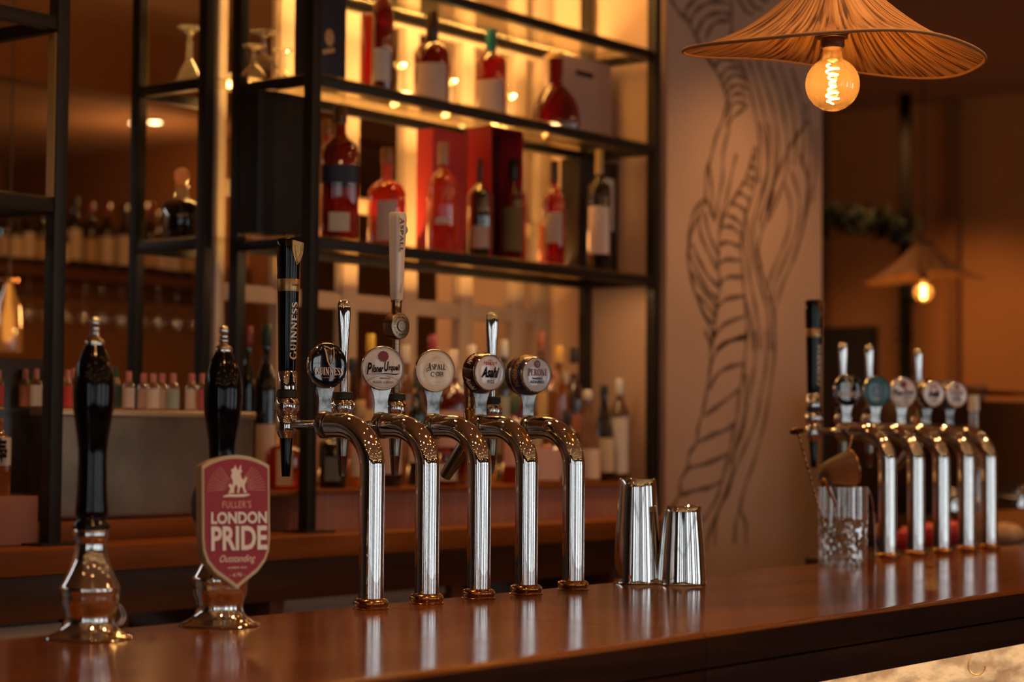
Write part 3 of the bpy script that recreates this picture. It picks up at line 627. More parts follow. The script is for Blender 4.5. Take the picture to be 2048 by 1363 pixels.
def tap(X, Y, badge_kind, fkind, alpha, label, group):
    root = empty('beer_tap', (X, Y, BZ)); tag(root, label, 'beer tap', group)
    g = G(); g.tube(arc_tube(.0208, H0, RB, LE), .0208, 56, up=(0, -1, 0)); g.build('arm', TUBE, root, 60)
    g = G(); g.lathe([(.0295, 0), (.0300, .0015), (.0285, .003), (.0270, .0032), (.0275, .005), (.0292, .0085), (.0292, .011), (.0275, .0145), (.0230, .0170), (.0212, .0175)], 56); g.build('base_flange', BRASS, root)
    faucet(root, fkind); badge(root, badge_kind, X, Y, alpha)
    return root
G1 = 'swan neck taps on the near bar'; G2 = 'swan neck taps further along the bar'
TY = 2.19
near = [('guinness', 'stout', .58, 'chrome beer tap with black Guinness disc badge and tall black handle'),
        ('pilsner', 'paddle', .28, 'chrome beer tap with off white Pilsner Urquell disc and maroon seal'),
        ('aspall', 'white', .38, 'chrome beer tap with cream Aspall disc and tall white handle'),
        ('asahi', 'angled', .54, 'chrome beer tap with white Asahi drum badge and angled spout'),
        ('peroni', 'paddle', .54, 'chrome beer tap with Peroni badge on double navy drum')]
near = [(a, b, c, d.replace('Guinness disc badge', 'disc badge showing a gold harp').replace('off white Pilsner Urquell disc and maroon seal', 'off white disc badge and round maroon seal').replace('cream Aspall disc', 'plain cream disc badge').replace('white Asahi drum badge', 'white disc on dark red drum').replace('Peroni badge on double navy drum', 'white disc on a double navy blue drum')) for a, b, c, d in near]
for k, (a, b, al, lab) in enumerate(near):
    X = oY((742, 853, 957, 1052, 1146)[k], 1200, TY).x; tap(X, TY, a, b, al, lab, G1)
far = [('guinness', 'stout', .5, 'blurred far beer tap with black disc and tall black handle'),
       ('teal', 'paddle', .5, 'blurred far beer tap with teal disc badge'),
       ('pilsner', 'paddle', .5, 'blurred far beer tap with cream disc and small maroon seal'),
       ('asahi', 'angled', .6, 'blurred far beer tap with white disc on dark red drum'),
       ('peroni', 'paddle', .6, 'blurred far beer tap with pale disc on navy drum, furthest of all')]
for k, (a, b, al, lab) in enumerate(far):
    X = oY((1775, 1832, 1883, 1933, 1978)[k], 1105, TY).x; tap(X, TY, a, b, al, lab, G2)

# ================================================================== HAND PUMPS
def pump(X, Y, label):
    root = empty('hand_pump', (X, Y, BZ)); tag(root, label, 'hand pump', 'hand pumps on the near bar')
    s = 1 / 1422.0; z = lambda y: (1281 - y) * s
    g = G(); pr = [(84, 1281), (86, 1279), (84, 1276.5), (72, 1272), (60, 1265), (52, 1256), (49, 1245), (49, 1236), (52, 1224), (56, 1216), (57.5, 1200), (58, 1189), (60, 1184), (57, 1178), (50, 1166), (43, 1150), (37, 1132), (32.5, 1112), (30.5, 1098), (31, 1090), (34, 1087), (35.5, 1084), (35.5, 1071), (34, 1068)]
    g.lathe([(r * s, z(y)) for r, y in pr], 72); g.build('pump_body', CHROME, root, 50)
    g = G(); pr = [(34, 1068), (37, 1065), (36.5, 1059), (31, 1053), (27.5, 1048), (28.5, 1043), (31.5, 1040), (32.5, 1033), (32, 1025), (30, 1005), (29, 985), (28.5, 960), (27.5, 935), (28, 915), (30.5, 890), (35, 862), (39, 835), (41, 808), (41, 785), (38.5, 762), (33, 740), (26, 722), (20, 710), (18, 705)]
    g.lathe([(r * s, z(y)) for r, y in pr], 64); g.build('handle', BLACKG, root, 50)
    g = G(); pr = [(18, 706), (18.5, 704), (18.5, 697), (16, 694), (10, 690), (8.5, 687), (10, 684.5), (10, 681), (7.5, 679), (9, 676), (9, 672), (6.5, 670), (9, 666), (10.5, 660), (9, 654), (5, 650.5), (.1, 649.5)]
    g.lathe([(r * s, z(y)) for r, y in pr], 48); g.build('finial', CHROME, root, 50)
    return root
pump(1.822, 2.163, 'leftmost hand pump, black turned handle on chrome base without any badge')
p2 = pump(2.073, 2.168, 'second hand pump from the left, holding a red shield badge')
def shield(root, X, Y):
    alpha = .42; rz = face_M(X, Y - .075, 0, alpha)
    M = T(-.026, -.058, .163) @ RZ(rz) @ RX(math.radians(-3))
    W, Hh = .0535, .094
    def outline(s):
        pts = []
        for i in range(13):
            t = i / 12; x = -W + 2 * W * t; pts.append((x * s, (.074 + .0155 * math.sin(PI * t) ** .8) * (1 if s == 1 else s * 1.005)))
        R2 = [(W, .030), (W, -.030), (W * .97, -.050), (W * .86, -.066), (W * .62, -.081), (W * .3, -.093), (0, -.105)]
        pts += [(x * s, z * (s if z < 0 else s)) for x, z in R2]; pts += [(-x * s, z * s) for x, z in reversed(R2[:-1])]
        return pts
    g = G(); g.prism(outline(1.0), .0, .021, M); g.prism(outline(.985), -.0015, .0, M); clip = g.build('shield_badge', P('aged_gold_rim', (0.50, 0.33, 0.16), 0.35, 0.6), root, 30)
    g = G(); g.prism(outline(.935), -.0024, -.0015, M); g.build('red_face', P('shield_red', (0.30, 0.010, 0.022), 0.45, 0, 0.08), clip, 30)
    L = G(); Y_ = -.0030; mats = [CREAM, WHITEP, P('shield_shadow', (0.03, 0.004, 0.006), 0.5), P('rose_gold_print', (0.75, 0.42, 0.28), 0.4)]
    L.mi = 3
    for i in range(30):                                                               # sun rays either side of the beast
        a = math.radians(2 + i * 6.07)
        r1 = .044; r0 = .016 + .004 * (i % 2); px_, pz = r1 * math.cos(a) * 1.05, .036 + r1 * math.sin(a)
        if pz < .036 + .038: L.ribbon([(r0 * math.cos(a), .038 + r0 * math.sin(a)), (px_, min(pz, .072))], .0006, Y_ + .0003, M)
    L.mi = 0
    beast = [(-.013, .0335), (-.010, .040), (-.013, .0455), (-.009, .048), (-.006, .044), (-.006, .052), (-.009, .058), (-.007, .064), (-.009, .068), (-.004, .0700), (-.002, .075), (.000, .070), (.003, .0665), (.0055, .073), (.0075, .075), (.0070, .068), (.009, .0660), (.006, .062), (.008, .055), (.012, .053), (.0145, .058), (.0165, .056), (.0145, .050), (.0125, .046), (.0135, .039), (.016, .0345), (.012, .034), (.0095, .041), (.007, .044), (.0045, .040), (.004, .034), (.0005, .034), (.002, .042), (-.001, .047), (-.004, .041), (-.004, .034)]
    L.face([L.bm.verts.new(M @ Vector((x, Y_, z))) for x, z in beast])
    L.ribbon([(-.021, .029), (-.012, .0305), (0, .0300), (.012, .0305), (.0205, .0315)], [.0016, .004, .0035, .004, .0016], Y_, M)
    L.mi = 3; put_text(L, "FULLER'S", 0, .0175, .045, .0105, Y_, M, space=1.15, bold=.004)
    for dx, mi, yy in ((-.0012, 2, Y_), (0, 1, Y_ - .0005)):
        L.mi = mi
        put_text(L, 'LONDON', .0035 + dx, -.0020 + dx * .6, .088, .0175, yy, M, bold=.035); put_text(L, 'PRIDE', .0035 + dx, -.0315 + dx * .6, .088, .0350, yy, M, bold=.03)
    L.mi = 0; put_text(L, 'Outstanding', .001, -.0625, .056, .0135, Y_, M, shear=.4, bold=.0); put_text(L, 'AMBER ALE', 0, -.0740, .030, .0028, Y_, M); put_text(L, '- 4.7% -', 0, -.0845, .024, .0050, Y_, M, shear=.3)
    L.build('lettering', mats, clip, 0)
    g = G(); g.lathe([(.0001, -.012), (.018, -.010), (.026, -.004), (.027, .004), (.018, .012), (.0001, .014)], 40, M @ T(-.030, .030, .018) @ RX(PI / 2) @ Matrix.Diagonal((1.0, 1.55, 1, 1))); g.build('badge_mount', BLACKR, root)
    g = G(); g.tube([M @ Vector((-.01, .010, .0)), M @ Vector((-.006, .05, .0))], .008, 20); g.build('mount_stem', BLACKR, root)
shield(p2, 2.073, 2.168)
g = G()
for k, off in enumerate((0, .010)):
    pp = [oY(226 + off * 500, 1256, 2.2438), oY(238 + off * 600, 1246, 2.2438), oY(243 + off * 600, 1232, 2.2438), oY(237 + off * 600, 1216, 2.2438), oY(228 + off * 500, 1207, 2.2438), oY(214, 1206, 2.2438), oY(206, 1222, 2.2438), oY(204, 1250, 2.2438), oY(204, 1290, 2.2438)]
    pp = [oY(232 + off * 900, 1300, 2.2438)] + pp; g.tube([tuple(p) for p in bez(pp, 5)], .0032, 12)
o = g.build('beer_hose', P('braided_steel', (0.35, 0.28, 0.24), 0.3, 0.9), None); tag(o, 'bent silver braided hose behind the leftmost hand pump', 'hose')

# ================================================================== SHAKERS AND THINGS ON THE BAR
TIN = noisy('polished_tin', (0.70, 0.68, 0.65), (0.84, 0.82, 0.80), 0.05, (9, 9, 9), 5, metal=1.0, rvar=0.025)
def shaker(X, Y, H, rb, rt, label):
    root = empty('cocktail_shaker', (X, Y, BZ)); tag(root, label, 'cocktail shaker', 'upturned shaker tins on the bar')
    g = G(); g.lathe([(rb * .985, 0), (rb * 1.01, .0015), (rb, .003), (rb * .995, .012), (rb + (rt - rb) * .5 + .001, H * .5), (rt + (rb - rt) * .07, H * .925)], 72); g.build('tin_body', TIN, root, 50)
    g = G(); g.lathe([(rt + (rb - rt) * .065, H * .925), (rt + (rb - rt) * .06, H * .927), (rt, H * .985), (rt * .96, H), (rt * .90, H), (rt * .86, H * .985), (.001, H * .984)], 72); g.build('weighted_cap', TIN, root, 50)
def at_bar(px, py): return oZ(px, py, BZ)
q = at_bar(1265, 1164); sc_ = depth(q) / F; shaker(q.x, 2.20, 207 * sc_, 48 * sc_, 37 * sc_, 'taller of two silver cocktail shaker tins standing upside down')
q = at_bar(1363, 1167); sc_ = depth(q) / F; shaker(q.x, q.y, 156 * sc_, 50.5 * sc_, 38.5 * sc_, 'shorter of two silver cocktail shaker tins standing upside down')
# mixing glass holding bar tools
q = oZ(1685, 1123, BZ); JS = depth((q.x, 2.17, 1.2)) / F; JX = oY(1685, 1124, 2.17).x; JY = 2.17
root = empty('mixing_glass', (JX, JY, BZ)); tag(root, 'cut crystal mixing glass full of bar tools beside the far taps', 'glass')
CRYS = tinted('cut_crystal', (0.93, 0.92, 0.90), 0.10, 0.22, 0.04)
g = G(); rr = 49 * JS; HJ = 152 * JS
seg = 60; rings = []
for j in range(26):
    z = HJ * j / 25; ring = []
    for i in range(seg):
        a = 2 * PI * i / seg; cut = random.uniform(0, .0035) if z < HJ * .60 else (.0006 if (i // 3) % 2 else 0)
        ring.append(g.bm.verts.new(((rr - cut) * math.cos(a), (rr - cut) * math.sin(a), z)))
    rings.append(ring)
for a, b in zip(rings, rings[1:]):
    for i in range(seg): g.face((a[i], a[(i + 1) % seg], b[(i + 1) % seg], b[i]))
g.face(list(reversed(rings[0]))); g.build('glass_wall', CRYS, root, 12)
g = G(); g.lathe([(.0001, .001), (rr * .94, .001), (rr * .94, .012), (.0001, .010)], 48); g.build('glass_base', CRYS, root)
g = G(); g.lathe([(rr * .97, HJ), (rr, HJ), (rr * 1.0, HJ + .002), (rr * .96, HJ + .002)], 48); g.build('rim', CRYS, root)
def tool(px, py, yy): return tuple(oY(px, py, yy))
# twisted bar spoon
root = empty('bar_spoon', (JX, JY, BZ + .01)); tag(root, 'twisted bar spoon with flat disc end leaning out of mixing glass', 'spoon'); o0 = Vector(root.location)
g = G(); a = Vector(tool(1650, 1060, JY + .01)); b = Vector(tool(1597, 868, JY + .03)); n = 90
pts = [a.lerp(b, i / n) - o0 for i in range(n + 1)]
g.tube(pts, [.0019 + .0010 * abs(math.sin(i * .55)) for i in range(n + 1)], 8); g.build('twisted_stem', BRASS, root, 60)
g = G(); g.lathe([(.0001, -.001), (.0155, -.001), (.0165, 0), (.0155, .002), (.004, .003), (.003, .006)], 36, T(*(Vector(tool(1594, 862, JY + .03)) - o0)) @ RZ(-.66) @ RX(-.42)); g.build('disc_end', BRASS, root)
# muddler blade, cone strainer, tongs
g = G(); a = Vector(tool(1648, 958, JY - .01)); b = Vector(tool(1708, 1085, JY - .015)); g.tube([a, a.lerp(b, .5), b], .0036, 10); o = g.build('stirring_rod', CHROME, None); tag(o, 'straight polished metal rod slanting inside the mixing glass', 'bar tool')
g = G(); cc = Vector(tool(1676, 940, JY + .012)) ; M = T(cc.x, cc.y, cc.z) @ RZ(-.66) @ RY(math.radians(78))
mesh_m = tinted('fine_brass_mesh', (0.50, 0.38, 0.28), 0.6, 0.03, 0.5, (0.42, 0.28, 0.17))
root = empty('cone_strainer', tuple(cc)); tag(root, 'fine mesh cone strainer resting across the mixing glass', 'strainer')
M2 = RZ(-.66) @ RY(math.radians(80))
g = G(); g.lathe([(.0415 * .98, .034), (.040, .028), (.034, .005), (.027, -.020), (.019, -.038), (.008, -.045), (.0001, -.046)], 40, M2); g.build('mesh_cone', mesh_m, root)
g = G(); ring = [M2 @ Vector((.041 * math.cos(2 * PI * i / 40), .041 * math.sin(2 * PI * i / 40), .034)) for i in range(41)]; g.tube(ring, .0022, 10); g.build('rim', BRASS, root)
g = G(); g.tube([M2 @ Vector((-.041, 0, .034)), M2 @ Vector((-.055, 0, .040)), M2 @ Vector((-.072, .004, .050))], .002, 10); g.build('hook', BRASS, root)
g = G(); P0 = [tool(1712, 985, JY), tool(1728, 974, JY + .004), tool(1740, 985, JY + .006), tool(1747, 1020, JY + .008), tool(1750, 1070, JY + .01), tool(1751, 1112, JY + .012)]
g.tube([tuple(p) for p in bez(P0, 6)], .0022, 10, flat=.5); o = g.build('ice_tongs', CHROME, None); tag(o, 'thin bent metal ice tong arm hooked over the mixing glass rim', 'tongs')
g = G(); P0 = [tool(1637, 960, JY + .02), tool(1640, 948, JY + .02), tool(1650, 946, JY + .02), tool(1664, 965, JY + .018), tool(1676, 1010, JY + .015), tool(1680, 1060, JY + .01)]
g.tube([tuple(p) for p in bez(P0, 6)], [.003 + .006 * math.sin(PI * i / 30) for i in range(31)], 14, flat=.25); o = g.build('bar_knife', P('dark_blade', (0.10, 0.07, 0.05), 0.3, 0.8), None); tag(o, 'dark rounded bar knife standing in the mixing glass', 'knife')

# ================================================================== PENDANT LAMPS
def straw():
    m = bpy.data.materials.new('woven_raffia'); m.use_nodes = True; n = m.node_tree.nodes; l = m.node_tree.links; b = n['Principled BSDF']
    tc = n.new('ShaderNodeTexCoord'); sp = n.new('ShaderNodeSeparateXYZ'); l.new(tc.outputs['Object'], sp.inputs[0])
    at = n.new('ShaderNodeMath'); at.operation = 'ARCTAN2'; l.new(sp.outputs[1], at.inputs[0]); l.new(sp.outputs[0], at.inputs[1])
    ln = n.new('ShaderNodeVectorMath'); ln.operation = 'LENGTH'; l.new(tc.outputs['Object'], ln.inputs[0])
    cb = n.new('ShaderNodeCombineXYZ'); m1 = n.new('ShaderNodeMath'); m1.operation = 'MULTIPLY'; m1.inputs[1].default_value = 30; l.new(at.outputs[0], m1.inputs[0]); l.new(m1.outputs[0], cb.inputs[0])
    m2 = n.new('ShaderNodeMath'); m2.operation = 'MULTIPLY'; m2.inputs[1].default_value = 9; l.new(ln.outputs['Value'], m2.inputs[0]); l.new(m2.outputs[0], cb.inputs[1])
    nz = n.new('ShaderNodeTexNoise'); nz.inputs['Scale'].default_value = 1; nz.inputs['Detail'].default_value = 5; l.new(cb.outputs[0], nz.inputs[0])
    cr = n.new('ShaderNodeValToRGB'); e = cr.color_ramp.elements; e[0].position = .40; e[0].color = (.07, .022, .007, 1); e[1].position = .64; e[1].color = (.50, .27, .115, 1); k = e.new(.48); k.color = (.31, .14, .05, 1)
    l.new(nz.outputs[0], cr.inputs[0]); l.new(cr.outputs[0], b.inputs['Base Color']); b.inputs['Roughness'].default_value = .55
    bp = n.new('ShaderNodeBump'); bp.inputs['Strength'].default_value = .6; bp.inputs['Distance'].default_value = .004; l.new(nz.outputs[0], bp.inputs['Height']); l.new(bp.outputs[0], b.inputs['Normal'])
    tl = n.new('ShaderNodeBsdfTranslucent'); l.new(cr.outputs[0], tl.inputs[0]); mx = n.new('ShaderNodeMixShader'); mx.inputs[0].default_value = .04
    l.new(b.outputs[0], mx.inputs[1]); l.new(tl.outputs[0], mx.inputs[2]); l.new(mx.outputs[0], n['Material Output'].inputs[0]); return m
STRAW = straw(); CORD = P('raffia_cord', (.34, .17, .07), .6); WINW = None; AMBERG = tinted('amber_bulb_glass', (1.0, 0.80, 0.42), 0.06, 0.10, 0.02, (1.0, 0.62, 0.25))
FIL = emis('hot_filament', (1.0, 0.60, 0.22), 45)
def pendant(c, Rr, Hc, bulb_r, label, tilt=0.0, az=0.0, lamp_e=10, wave=0.02, drop=.0, rimz=None):
    """c = centre of the rim circle"""
    root = empty('pendant_lamp', tuple(c)); tag(root, label, 'lamp', 'straw pendant lamps over the bar')
    g = G(); seg = 96; rings = []; prof = []
    for j in range(15):
        t = j / 14; r = .035 + (Rr - .035) * t; z = Hc * (1 - t) ** 1.0 - Hc * .16 * math.sin(PI * t)
        ring = []
        for i in range(seg):
            a = 2 * PI * i / seg; wv = t * t * (rimz(a) if rimz else wave * math.cos(2 * a - .6) + wave * .45 * math.cos(3 * a + 1.0)); rj = r * (1 + (0 if rimz else .02 * t * math.sin(5 * a)))
            ring.append(g.bm.verts.new((rj * math.cos(a), rj * math.sin(a), z + wv + tilt * t * (r / Rr) * math.cos(a - az))))
        rings.append(ring)
    for a, b in zip(rings, rings[1:]):
        for i in range(seg): g.face((a[i], a[(i + 1) % seg], b[(i + 1) % seg], b[i]))
    rim = [v.co.copy() for v in rings[-1]]; top = [v.co.copy() for v in rings[0]]
    g.build('shade', STRAW, root, 60)
    g = G(); g.tube(rim + [rim[0]], .0032, 10); g.build('rim_cord', CORD, root)
    g = G(); g.tube(top + [top[0]], .006, 10); g.lathe([(.034, Hc - .004), (.030, Hc + .004), (.004, Hc + .006)], 32); g.build('top_ring', P('dark_cap', (.05, .025, .012), .5), root)
    zb = drop                                                   # bulb centre below / above rim plane
    g = G(); zn = zb + bulb_r * 1.02
    pr = []
    for i in range(19):
        t = PI - (PI * .865) * i / 18; pr.append((max(.0001, bulb_r * math.sin(t)), zb + bulb_r * math.cos(t)))
    pr += [(bulb_r * .36, zb + bulb_r * 1.05), (bulb_r * .33, zb + bulb_r * 1.3), (bulb_r * .32, zb + bulb_r * 1.42)]
    g.lathe(pr, 56, cap=False); g.build('bulb', AMBERG, root, 80)
    g = G(); zt = zb + bulb_r * 1.42; s = bulb_r / .0475
    g.lathe([(.0185 * s, zt - .004), (.021 * s, zt), (.021 * s, zt + .012), (.027 * s, zt + .014), (.027 * s, zt + .020), (.031 * s, zt + .023), (.033 * s, zt + .028), (.020 * s, zt + .030), (.018 * s, zt + .055), (.006, zt + .058), (.0035, zt + .06), (.0035, Hc + .0)], 44); g.build('socket', P('bronze_socket', (.12, .06, .03), .35, .6), root)
    g = G(); pts = []
    for i in range(150):
        t = i / 149; rad = bulb_r * (.17 + .06 * math.sin(t * 9)) * (1 if t > .05 else .5); a = t * 2 * PI * 6.5
        pts.append((rad * math.cos(a), rad * math.sin(a), zb - bulb_r * .72 + bulb_r * 1.45 * t))
    g.tube(pts, bulb_r * .034, 8); g.build('filament', FIL, root, 0)
    g = G(); g.tube([(0, 0, Hc), (0, 0, 3.09 - c[2])], .003, 10); g.build('cord', BLACKR, root)
    point('pendant_light', (c[0], c[1], c[2] + zb), lamp_e, (1.0, .50, .17), .006)
    return root
q = EYE + ray(1665, 112) * 3.5
RIM = [(1367,102,0),(1410,88,-1),(1483,80,-1),(1630,64,-1),(1722,58,-1),(1813,66,-1),(1887,88,-1),(1942,110,-1),(1963,130,0),(1942,152,1),(1887,157,1),(1813,151,1),(1722,137,1),(1612,119,1),(1520,114,1),(1410,112,1)]
def rim_table(c, Rr):
    tb = []; rh = math.atan2(R_.y, R_.x)
    for x, y, sgn in RIM:
        u = max(-1, min(1, (x - 1665) / 298.5)); ph = math.acos(u) * (-1 if sgn < 0 else 1); a = rh + ph      # +90 deg = away from the camera
        X, Y = c.x + Rr * math.cos(a), c.y + Rr * math.sin(a); D = (Vector((X, Y, c.z)) - EYE).dot(A_)
        tb.append((a % (2 * PI), (EYE + ray(x, y) * D).z - c.z))
    tb.sort(); tb = [(tb[-1][0] - 2 * PI, tb[-1][1])] + tb + [(tb[0][0] + 2 * PI, tb[0][1])]
    def f(a):
        a %= 2 * PI
        for (a0, z0), (a1, z1) in zip(tb, tb[1:]):
            if a0 <= a <= a1: t = (a - a0) / (a1 - a0 or 1); return z0 + (z1 - z0) * t
        return 0
    return lambda a: sum(f(a + d) for d in (-.16, -.08, 0, .08, .16)) / 5
pendant(q, .262, .150, .0475, 'straw hat shaped pendant lamp with glowing globe bulb above the bar', lamp_e=2.2, drop=-.050, rimz=rim_table(q, .262))
q = EYE + ray(1847, 556) * 8.3
pendant(q, .245, .145, .0380, 'blurred straw pendant lamp hanging far behind the second taps', tilt=.012, az=math.radians(-52), lamp_e=3, wave=.012, drop=-.058)
fest = empty('festoon_lights', (2.5, -0.6, 2.72)); tag(fest, 'strings of small warm bulbs under the ceiling, mirrored in the chrome taps', 'string lights')
proto = None; CB = emis('warm_small_bulb', (1.0, .55, .22), 75)
for i in range(9):
    for j in range(6):
        x, y = -2.2 + i * 1.1 + random.uniform(-.3, .3), -3.2 + j * 1.0 + random.uniform(-.25, .25)
        if proto is None: g = G(); g.lathe([(.0001, -.018), (.011, -.013), (.0155, -.004), (.0135, .008), (.007, .018), (.005, .03)], 16); b = g.build('bulb', CB, fest); proto = b
        else: b = proto.copy(); COL.objects.link(b)
        b.parent = fest; b.location = (x - 2.5, y + .6, -.02 + random.uniform(-.12, .03))
g = G()
for j in range(5): g.tube([(-4.4 + i * .7, -2.4 + j * 1.1, .03 + .015 * math.sin(i * 2)) for i in range(13)], .004, 6)
g.build('wire', BLACKR, fest)

# ================================================================== BACK BAR
CZ = 1.143
bc = empty('back_counter', (3.5, 3.5, 0)); tag(bc, 'wooden back bar counter with open bays below', 'counter')
def lb(g, x=3.5, y=3.5, z=0): bmesh.ops.translate(g.bm, vec=(-x, -y, -z), verts=g.bm.verts[:]); return g
lb(G().box(1.8, 5.06, 3.27, 4.0, CZ - .052, CZ, .003)).build('counter_top', BACKWOOD, bc)
lb(G().box(1.8, 5.06, 3.33, 3.40, .99, CZ - .053, .002)).build('apron', DARKWOOD, bc)
lb(G().box(1.8, 5.06, 3.95, 4.0, 0, .99)).build('back_panel', P('bay_black', (.006, .004, .003), .8), bc)
for px in (237, 548, 910, 1225):
    X = oY(px, 1180, 3.34).x; lb(G().box(X - .022, X + .022, 3.33, 3.95, 0, .99, .002)).build('upright', DARKWOOD, bc)
def fridge(px0, px1, label):
    x0 = oY(px0, 1200, 3.36).x; x1 = oY(px1, 1200, 3.36).x; zt = oY(px1, 1163, 3.36).z
    zt = oY((px0 + px1) / 2, 1160 if px0 > 400 else 1195, 3.36).z
    root = empty('under_counter_fridge', ((x0 + x1) / 2, 3.6, 0)); tag(root, label, 'fridge', 'grey fridges under the back counter')
    L = lambda g: lb(g, (x0 + x1) / 2, 3.6)
    L(G().box(x0, x1, 3.38, 3.92, .05, zt, .004)).build('cabinet', FRIDGE, root)
    L(G().box(x0 + .01, x1 - .01, 3.355, 3.38, zt - .05, zt - .012, .002)).build('control_panel', FRIDGE, root)
    dr = L(G().box(x0 + .01, x1 - .01, 3.355, 3.38, .2, zt - .065, .003)).build('door', FRIDGE, root)
    g = G(); g.lathe([(.009, 0), (.009, .012), (.007, .014), (.0001, .014)], 20, T(x0 + .09, 3.355, zt - .095) @ RX(PI / 2)); g.lathe([(.006, 0), (.006, .003), (.0001, .003)], 20, T(x0 + .20, 3.355, zt - .095) @ RX(PI / 2)); L(g).build('lock', CHROME, root)
fridge(560, 895, 'grey steel fridge under the back counter, behind the near taps')
fridge(-260, 130, 'grey steel fridge under the back counter at far left edge')
# low step carrying the steel bin, pink tiled ledge
sx0, sx1 = oY(-250, 1045, 3.46).x, oY(560, 1040, 3.46).x
g = G(); g.box(oY(78, 1040, 3.42).x + .004, 3.37, 3.46, 3.95, CZ + .0005, 1.186, .003); o = g.build('wooden_riser', BACKWOOD); tag(o, 'low wooden riser board on the back counter under the steel bin', 'riser')
led = empty('tiled_ledge', (4.2, 3.6, CZ)); tag(led, 'pink tiled bottle ledge along the back counter behind the taps', 'ledge')
lx0 = oY(583, 1020, 3.44).x
g = G(); g.box(lx0, 5.06, 3.44, 3.76, CZ + .0005, 1.232); g.mi = 1
for i in range(16):
    X = lx0 + .13 + i * .1; g.box(X - .0012, X + .0012, 3.4392, 3.4405, CZ + .001, 1.231)
lb(g, 4.2, 3.6, CZ).build('tile_face', [PINK, P('pale_grout', (.50, .30, .24), .6)], led)
ledx = oY(535, 980, 3.43).x
g = G(); g.box(ledx, 5.06, 3.425, 3.76, 1.2325, 1.245, .002); lb(g, 4.2, 3.6, CZ).build('ledge_top', BACKWOOD, led)
g = G(); g.box(3.62, 5.0, 3.742, 3.752, 1.2455, 1.256); lb(g, 4.2, 3.6, CZ).build('led_strip', emis('ledge_led_glow', AMBER, 3.0), led, 0)
LZ = 1.245
# pink plinth at the far left with a bottle
px1 = oY(76, 1040, 3.42).x
o = G().box(1.9, px1, 3.42, 3.75, 1.1440, oY(40, 992, 3.42).z, .002).build('pink_plinth', PINK); tag(o, 'pink glazed plinth at the left edge under the amber bottle', 'plinth'); PLZ = oY(40, 992, 3.42).z

# lattice screen behind the shelves
lat = empty('lattice_screen', (4.3, 3.82, 1.2)); tag(lat, 'whitewashed wooden lattice screen behind the lit bottle shelves', 'screen')
g = G(); xs = [3.612 + .2585 * k for k in range(6)] + [5.03]
zs = [1.753, 2.03, 2.31, 2.59]
Ll = lambda g: lb(g, 4.3, 3.82, 1.2)
for k, X in enumerate(xs):
    Ll(G().box(X - .031, X + .031, 3.81, 3.845, 1.2, 3.08, .004)).build('stile', LATT, lat)
for z in zs:
    g = G()
    for a, b in zip(xs, xs[1:]): g.box(a + .0315, b - .0315, 3.812, 3.842, z - .020, z + .020, .003)
    Ll(g).build('rail', LATT, lat)
g = G()
for a, b in zip(xs, xs[1:]):
    for z0, z1 in zip([1.2] + zs, zs + [3.08]):
        if z0 < 1.7: continue
        for q in ((a + .031, a + .037, z0 + .020, z1 - .020), (b - .037, b - .031, z0 + .020, z1 - .020), (a + .031, b - .031, z0 + .020, z0 + .026)): g.box(q[0], q[1], 3.82, 3.838, q[2], q[3])
Ll(g).build('beading', LATT, lat, 0)
o = G().box(3.575, 3.595, 3.775, 3.80, 1.2, 3.08, .008).build('power_cable', P('white_cable', (.55, .45, .40), .5)); tag(o, 'pale cable running up the edge of the lattice screen', 'cable')

# shelving unit one
XA, XB, YF, YR = 3.538, 5.043, 3.40, 3.655
ps = .0155
unit = empty('display_shelf', (XA, YF, CZ)); tag(unit, 'tall dark steel display shelf holding lit spirit bottles', 'shelf unit')
LU = lambda g: lb(g, XA, YF, CZ)
for x, y, zb_ in ((XA, YF, CZ), (XB, YF, CZ), (XA, YR, 1.245), (XB, YR, 1.245)):
    LU(G().box(x - ps, x + ps, y - ps, y + ps, zb_ + .0006, 3.08, .0015)).build('post', FRAME, unit)
LU(G().box(XA - .05, XA + .05, YF - .05, YF + .035, CZ + .0004, CZ + .005, .001)).build('foot_plate', FRAME, unit)
SZ = [1.868, 2.270, 2.560]; LEDM = emis('led_glow', (1.0, .50, .16), 1.6); pm_off = P('led_diffuser', (.5, .4, .3), .4)
hb = .0125
for z in SZ:
    for y in (YF, YR): LU(G().box(XA + ps, XB - ps, y - hb, y + hb, z - .0255, z, .001)).build('rail', FRAME, unit)
    for x in (XA, XB): LU(G().box(x - hb, x + hb, YF + ps, YR - ps, z - .0255, z, .001)).build('rail', FRAME, unit)
    LU(G().box(XA + .012, XB - .012, YF + .004, YR - .004, z + .0006, z + .0085)).build('glass_shelf', PANE, unit, 0)
    LU(G().box(XA + .05, XB - .05, YR + .014, YR + .022, z - .020, z - .006)).build('led_strip', LEDM if z > 1.9 else pm_off, unit, 0)
# narrow unit at the left behind, and the left display shelf
u2 = empty('narrow_shelf', (3.42, 3.66, CZ)); tag(u2, 'narrow dark steel shelf left of the lattice with upturned glass', 'shelf unit'); L2 = lambda g: lb(g, 3.42, 3.66, CZ)
YA, YB = 3.655, 3.905; X4 = 3.422
for y in (YA, YB): L2(G().box(X4 - .0145, X4 + .0145, y - .0145, y + .0145, 1.19 if y < 4 else CZ, 3.08, .0015)).build('post', FRAME, u2)
for z in (1.868, 2.270, 2.66):
    L2(G().box(X4 - hb, X4 + hb, YA + .015, YB - .015, z - .0255, z, .001)).build('rail', FRAME, u2)
    L2(G().box(X4 + .0145, 3.70, YB - hb, YB + hb, z - .0255, z, .001)).build('rail', FRAME, u2)
    L2(G().box(X4 + hb - .01, 3.56, YA + .004, YB - .004, z + .0006, z + .0085)).build('glass_shelf', PANE, u2, 0)
